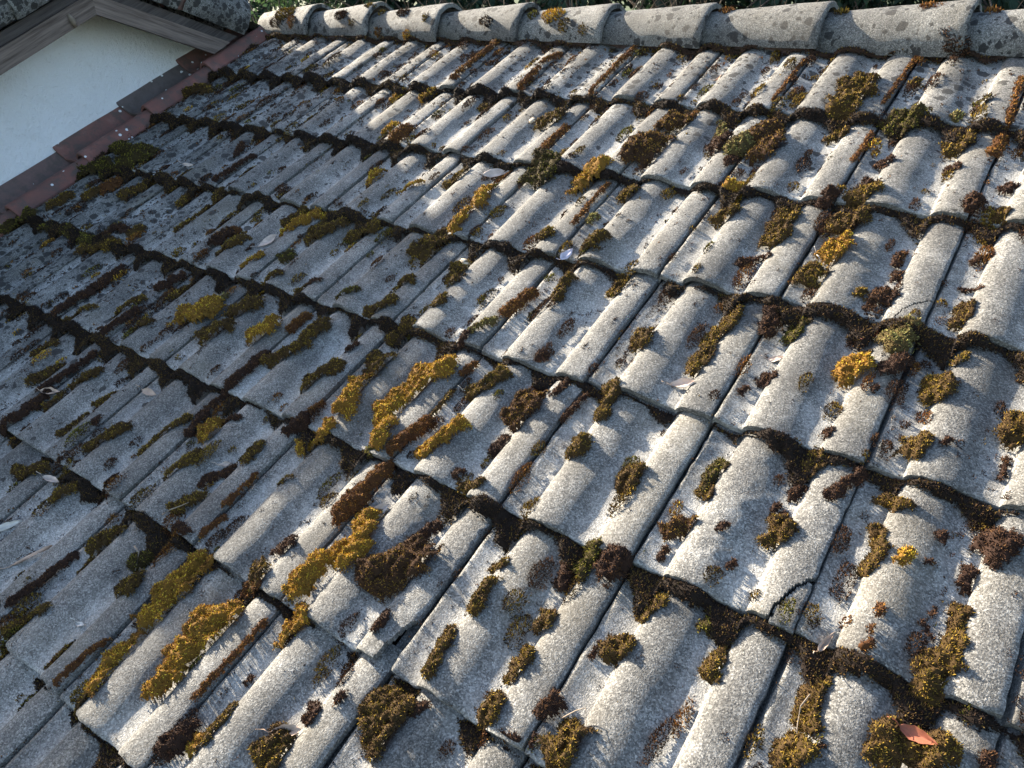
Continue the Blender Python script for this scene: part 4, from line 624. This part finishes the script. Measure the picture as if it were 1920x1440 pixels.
LEAVES = [(-.715, 1.034, .085, .036, .15, .2, 40, 'pale', "large pale curled leaf lying beside a golden moss cushion near centre top"),
    (-1.318, .541, .075, .034, .12, .3, 75, 'pale', "pale folded leaf in the shaded left part of the roof"),
    (-.264, .727, .050, .022, .05, .05, 80, 'violet', "round greyish violet leaf standing at a mossy course edge"),
    (-1.172, -.09, .050, .024, .10, .25, 10, 'tan', "pinkish tan leaf fragment in a shaded pan at left"),
    (-1.484, -.224, .060, .022, .2, .2, 30, 'tan', "tan leaf caught on moss near the left edge"),
    (-1.17, -.564, .075, .020, .1, .2, 55, 'white', "whitish narrow leaf with upturned stem at the left edge"),
    (.207, .428, .055, .020, .25, .3, 20, 'pale', "pale curled leaf with stem on the sunny centre right joint"),
    (.341, .889, .036, .013, .1, .2, -20, 'white', "small whitish leaf with long stem on an upper right moss cushion"),
    (-.252, -.113, .055, .028, .15, .2, 60, 'pale', "pale broad leaf beside the long golden moss patch"),
    (.648, .007, .046, .013, .2, .3, 75, 'tan', "small tan leaf under the broken tile corner at lower right"),
    (.806, -.075, .052, .019, .35, .25, -5, 'red', "reddish brown folded leaf on the big moss patch at bottom right"),
    (-.104, -.553, .062, .020, .2, .3, 35, 'tan', "pale brown leaf at the bottom edge beside round moss"),
    (.52, .692, .040, .009, .3, .3, 70, 'red', "thin reddish leaf standing up left of the pale green moss"),
    (.354, .569, .034, .018, .1, .1, 20, 'pale', "greyish pale leaf scrap in the pan under a joint, centre right"),
    (.502, .462, .022, .011, .05, .1, 10, 'white', "tiny white leaf scrap on a sunny roll at right"),
    (-1.18, -.419, .050, .018, .15, .2, 15, 'pale', "pale leaf scrap on moss, left near the bottom"),
    (-2.075, .808, .045, .016, .1, .2, 25, 'pale', "pale leaf on moss, high on the shaded left side"),
    (-.722, -.175, .034, .012, .2, .2, 40, 'pale', "small pale pink leaf curl in a shaded pan, lower left"),
    (-.712, -.627, .024, .010, .1, .1, 15, 'white', "tiny white leaf scrap, lower left in shade"),
    (-.261, .244, .026, .008, .2, .2, 30, 'white', "small white leaf sliver beside olive moss at centre"),
    (-.235, 1.641, .03, .012, .2, .2, 20, 'tan', "small tan leaf near the ridge in the top course"),
    (-1.013, -.587, .11, .011, .05, .25, 62, 'tan', "long pale bark strip lying along a roll at lower left")]
for k, (u, v, L, w, cu, fo, ang, mt, lab) in enumerate(LEAVES):
    o = link("dead_leaf", leaf_mesh(L, w*.5*1.1, cu, fo, 20+k, .06 if mt in ('tan', 'red') else .02), M_LEAVES[mt])
    cover = 0.036 if "big moss patch" in lab else 0.012 if ("moss" in lab) else 0.003
    e = .012; zc = float(surf(u, v)); gx = (float(surf(u+e, v))-float(surf(u-e, v)))/(2*e); N = Vector((-gx, .0, 1)).normalized()
    q = Vector((0, 0, 1)).rotation_difference(N).to_matrix().to_4x4()
    o.matrix_world = Matrix.Translation(W(u, v, zc+cover)) @ RB @ q @ Matrix.Rotation(math.radians(ang), 4, 'Z') @ Matrix.Rotation(random.gauss(0, .15), 4, 'X')
    tag(o, lab, "leaf", "dead leaves on the roof")
def twig(pts, r, lab):
    b = MB(); b.tube([W(u, v, float(surf(u, v))+h) for u, v, h in pts], [r*1.1, r, r*.7, r*.5][:len(pts)], 6); tag(link("twig", b.mesh("twig", True), M_TWIG), lab, "twig", "small twigs on the roof")
twig([(-.735, -.352, .012), (-.722, -.335, .022), (-.70, -.315, .03), (-.69, -.30, .03)], .0017, "pale curved twig poking from dark moss, lower left")
twig([(-.742, -.44, .02), (-.72, -.445, .024), (-.705, -.47, .018), (-.70, -.48, .014)], .0022, "short pale twig bent across green moss, lower left")
twig([(.655, -.085, .03), (.650, -.11, .034), (.654, -.135, .025), (.66, -.155, .01)], .0011, "thin pale grass stalk beside the big moss patch at bottom right")
twig([(.33, -.30, .012), (.35, -.28, .03), (.365, -.27, .035), (.385, -.30, .02)], .0011, "fine dry stalk on the moss at bottom centre")
def snail(u, v, r, lab):
    b = MB(); pts = []; rad = []
    for k in range(34):
        a = k*.42; s = math.exp(-k*.055); pts.append(Vector((r*s*.62*math.cos(a), r*s*.62*math.sin(a), r*.45+(1-s)*r*.55))); rad.append(r*.48*s)
    b.tube(pts, rad, 8); o = link("snail_shell", b.mesh("snail_shell", True), M_SNAIL); o.matrix_world = Matrix.Translation(W(u, v, float(surf(u, v))-.001)) @ RB @ Matrix.Rotation(.5, 4, 'X'); tag(o, lab, "snail shell", "snail shells on the roof")
snail(-.564, .641, .019, "tan snail shell beside an olive moss cushion at centre"); snail(-.748, 1.315, .015, "small grey snail shell high up between two rolls")

# ------------------------------------------------------------------ trees behind the ridge
def leaf_cloud(P, D, size, cols, r, asp=.32):
    n = len(P); D = D/np.linalg.norm(D, axis=1)[:, None]; a = np.cross(D, r.normal(size=(n, 3))); a /= np.linalg.norm(a, axis=1)[:, None]
    s = size*r.uniform(.6, 1.4, n)[:, None]; V = np.stack([P, P+D*s*.5+a*s*asp, P+D*s, P+D*s*.5-a*s*asp], 1).reshape(-1, 3)
    i = np.arange(n)[:, None]*4; return V, np.concatenate([i, i+1, i+2, i+3], 1), np.repeat(cols, 4, 0)
def conifer(x, y, h, rad, seed, lab):
    r = np.random.default_rng(seed); t = empty("conifer_tree", (x, y, 0)); tag(t, lab, "tree", "trees behind the ridge")
    b = MB(); b.tube([(0, 0, -.1), (.05, 0, h*.4), (0, .04, h*.75), (0, 0, h)], [.19, .14, .08, .02], 8)
    P, D = [], []
    for k in range(110):
        z = h*(.12+.86*(k+r.random())/110); L = rad*(1-(z/h))**.65*r.uniform(.7, 1.15)+.12; a = r.uniform(0, 6.283); dr = np.array([math.cos(a), math.sin(a), 0])
        q = np.linspace(0, 1, 6); br = [dr*L*s+np.array([0, 0, z+.10*L*s-.42*L*s*s]) for s in q]; b.tube([tuple(p) for p in br], [.022*(1-s*.85)+.003 for s in q], 4)
        for s in np.linspace(.15, 1, int(16+22*L)):
            c = dr*L*s+np.array([0, 0, z+.10*L*s-.42*L*s*s]); m = 5
            sd = np.cross(dr, [0, 0, 1]); side = r.choice([-1, 1], m)[:, None]*sd*r.uniform(.02, .36*L*(1.1-s)+.06, m)[:, None]
            P.append(c+side+r.normal(0, .02, (m, 3))-np.array([0, 0, 1])*np.linalg.norm(side, axis=1)[:, None]*.35); D.append(dr*.5+side*2.2+np.array([0, 0, -.75])+r.normal(0, .25, (m, 3)))
    P = np.concatenate(P); D = np.concatenate(D); lum = r.uniform(.55, 1.5, len(P))[:, None]*np.array([[1, 1, 1]])*np.where(r.random(len(P)) < .12, 1.7, 1.0)[:, None]
    V, F, C = leaf_cloud(P, D, .11, lum, r, .26)
    link("trunk", b.mesh("trunk", True), M_BARK, t); link("crown", mk_mesh("crown", V, [F], [False], cols=C), M_CONIFER, t)
def bush(x, y, h, rad, seed, lab):
    r = np.random.default_rng(seed); t = empty("leafy_tree", (x, y, 0)); tag(t, lab, "tree", "trees behind the ridge"); b = MB(); b.tube([(0, 0, -.1), (.1, 0, h*.35), (0, .1, h*.6)], [.12, .09, .04], 8); P = []
    for k in range(46):
        a = r.uniform(0, 6.283); z = h*r.uniform(.45, .98); q = rad*math.sqrt(max(.05, 1-((z/h-.7)/.34)**2))*r.uniform(.5, 1); c = np.array([q*math.cos(a), q*math.sin(a), z]); b.tube([(0, .05, h*.4), tuple(c*.6+np.array([0, 0, h*.17])), tuple(c)], [.03, .018, .006], 4)
        P.append(c+r.normal(0, .17, (260, 3)))
    P = np.concatenate(P); V, F, C = leaf_cloud(P, r.normal(0, 1, P.shape)+[0, 0, -.3], .07, r.uniform(.6, 1.5, len(P))[:, None]*np.ones((1, 3)), r, .3)
    link("trunk", b.mesh("trunk", True), M_BARK, t); link("crown", mk_mesh("crown", V, [F], [False], cols=C), M_BUSH, t)
def bare(x, y, h, seed, lab):
    r = random.Random(seed); t = empty("bare_shrub", (x, y, 0)); tag(t, lab, "shrub", "trees behind the ridge"); b = MB()
    def grow(p, d, L, rad, lv):
        pts = [p]; q = Vector(p); dd = Vector(d)
        for k in range(4): dd = (dd+Vector((r.gauss(0, .13), r.gauss(0, .13), r.gauss(0, .10)))).normalized(); q = q+dd*L/4; pts.append(tuple(q))
        b.tube(pts, [rad*(1-.16*k) for k in range(5)], 4)
        if lv < 4:
            for k in range(3 if lv else 5):
                p2 = pts[r.randint(2, 4)]; nd = (dd+Vector((r.gauss(0, .6), r.gauss(0, .6), r.gauss(.05, .45)))).normalized(); grow(p2, nd, L*r.uniform(.55, .8), rad*.5, lv+1)
    for k in range(3): grow((r.gauss(0, .15), r.gauss(0, .15), -.05), Vector((r.gauss(0, .22), r.gauss(0, .22), 1)).normalized(), h*.42, .045, 0)
    link("branches", b.mesh("branches", True), M_BARK, t)
TREES = [(-12.4, 8.6, 8.6, 1.9), (-8.6, 8.4, 8.8, 1.8), (-6.9, 8.0, 9.0, 1.7), (-5.4, 8.6, 9.2, 1.8), (-3.9, 9.4, 9.4, 1.9), (-2.2, 9.0, 9.4, 1.9), (-0.7, 8.2, 8.8, 1.7), (0.9, 8.4, 9.2, 1.8),
         (-16.5, 12.4, 11, 2.6), (-13.2, 12.6, 11, 2.5), (-10.2, 12.2, 11, 2.4), (-7.3, 12.8, 11.5, 2.5), (-4.9, 12.4, 11, 2.4), (-2.6, 12.8, 11.5, 2.4), (-0.2, 12.2, 11, 2.4), (3.0, 10.5, 10, 2.2)]
for k, (x, y, h, rd) in enumerate(TREES): conifer(x, y, h, rd, 900+k, f"dark conifer, {ORD[sorted(t[0] for t in TREES).index(x)]} from the left in the trees behind the ridge")
bush(-9.9, 7.8, 6.8, 1.35, 950, "lighter green leafy tree behind the left end of the ridge")
bare(-3.4, 6.7, 7.2, 5, "bare twiggy shrub behind the middle of the ridge"); bare(-2.2, 6.5, 7.0, 8, "bare twiggy shrub behind the ridge, right of the middle"); bare(-4.5, 7.0, 7.2, 12, "bare thin shrub left of the twiggy pair behind the ridge")
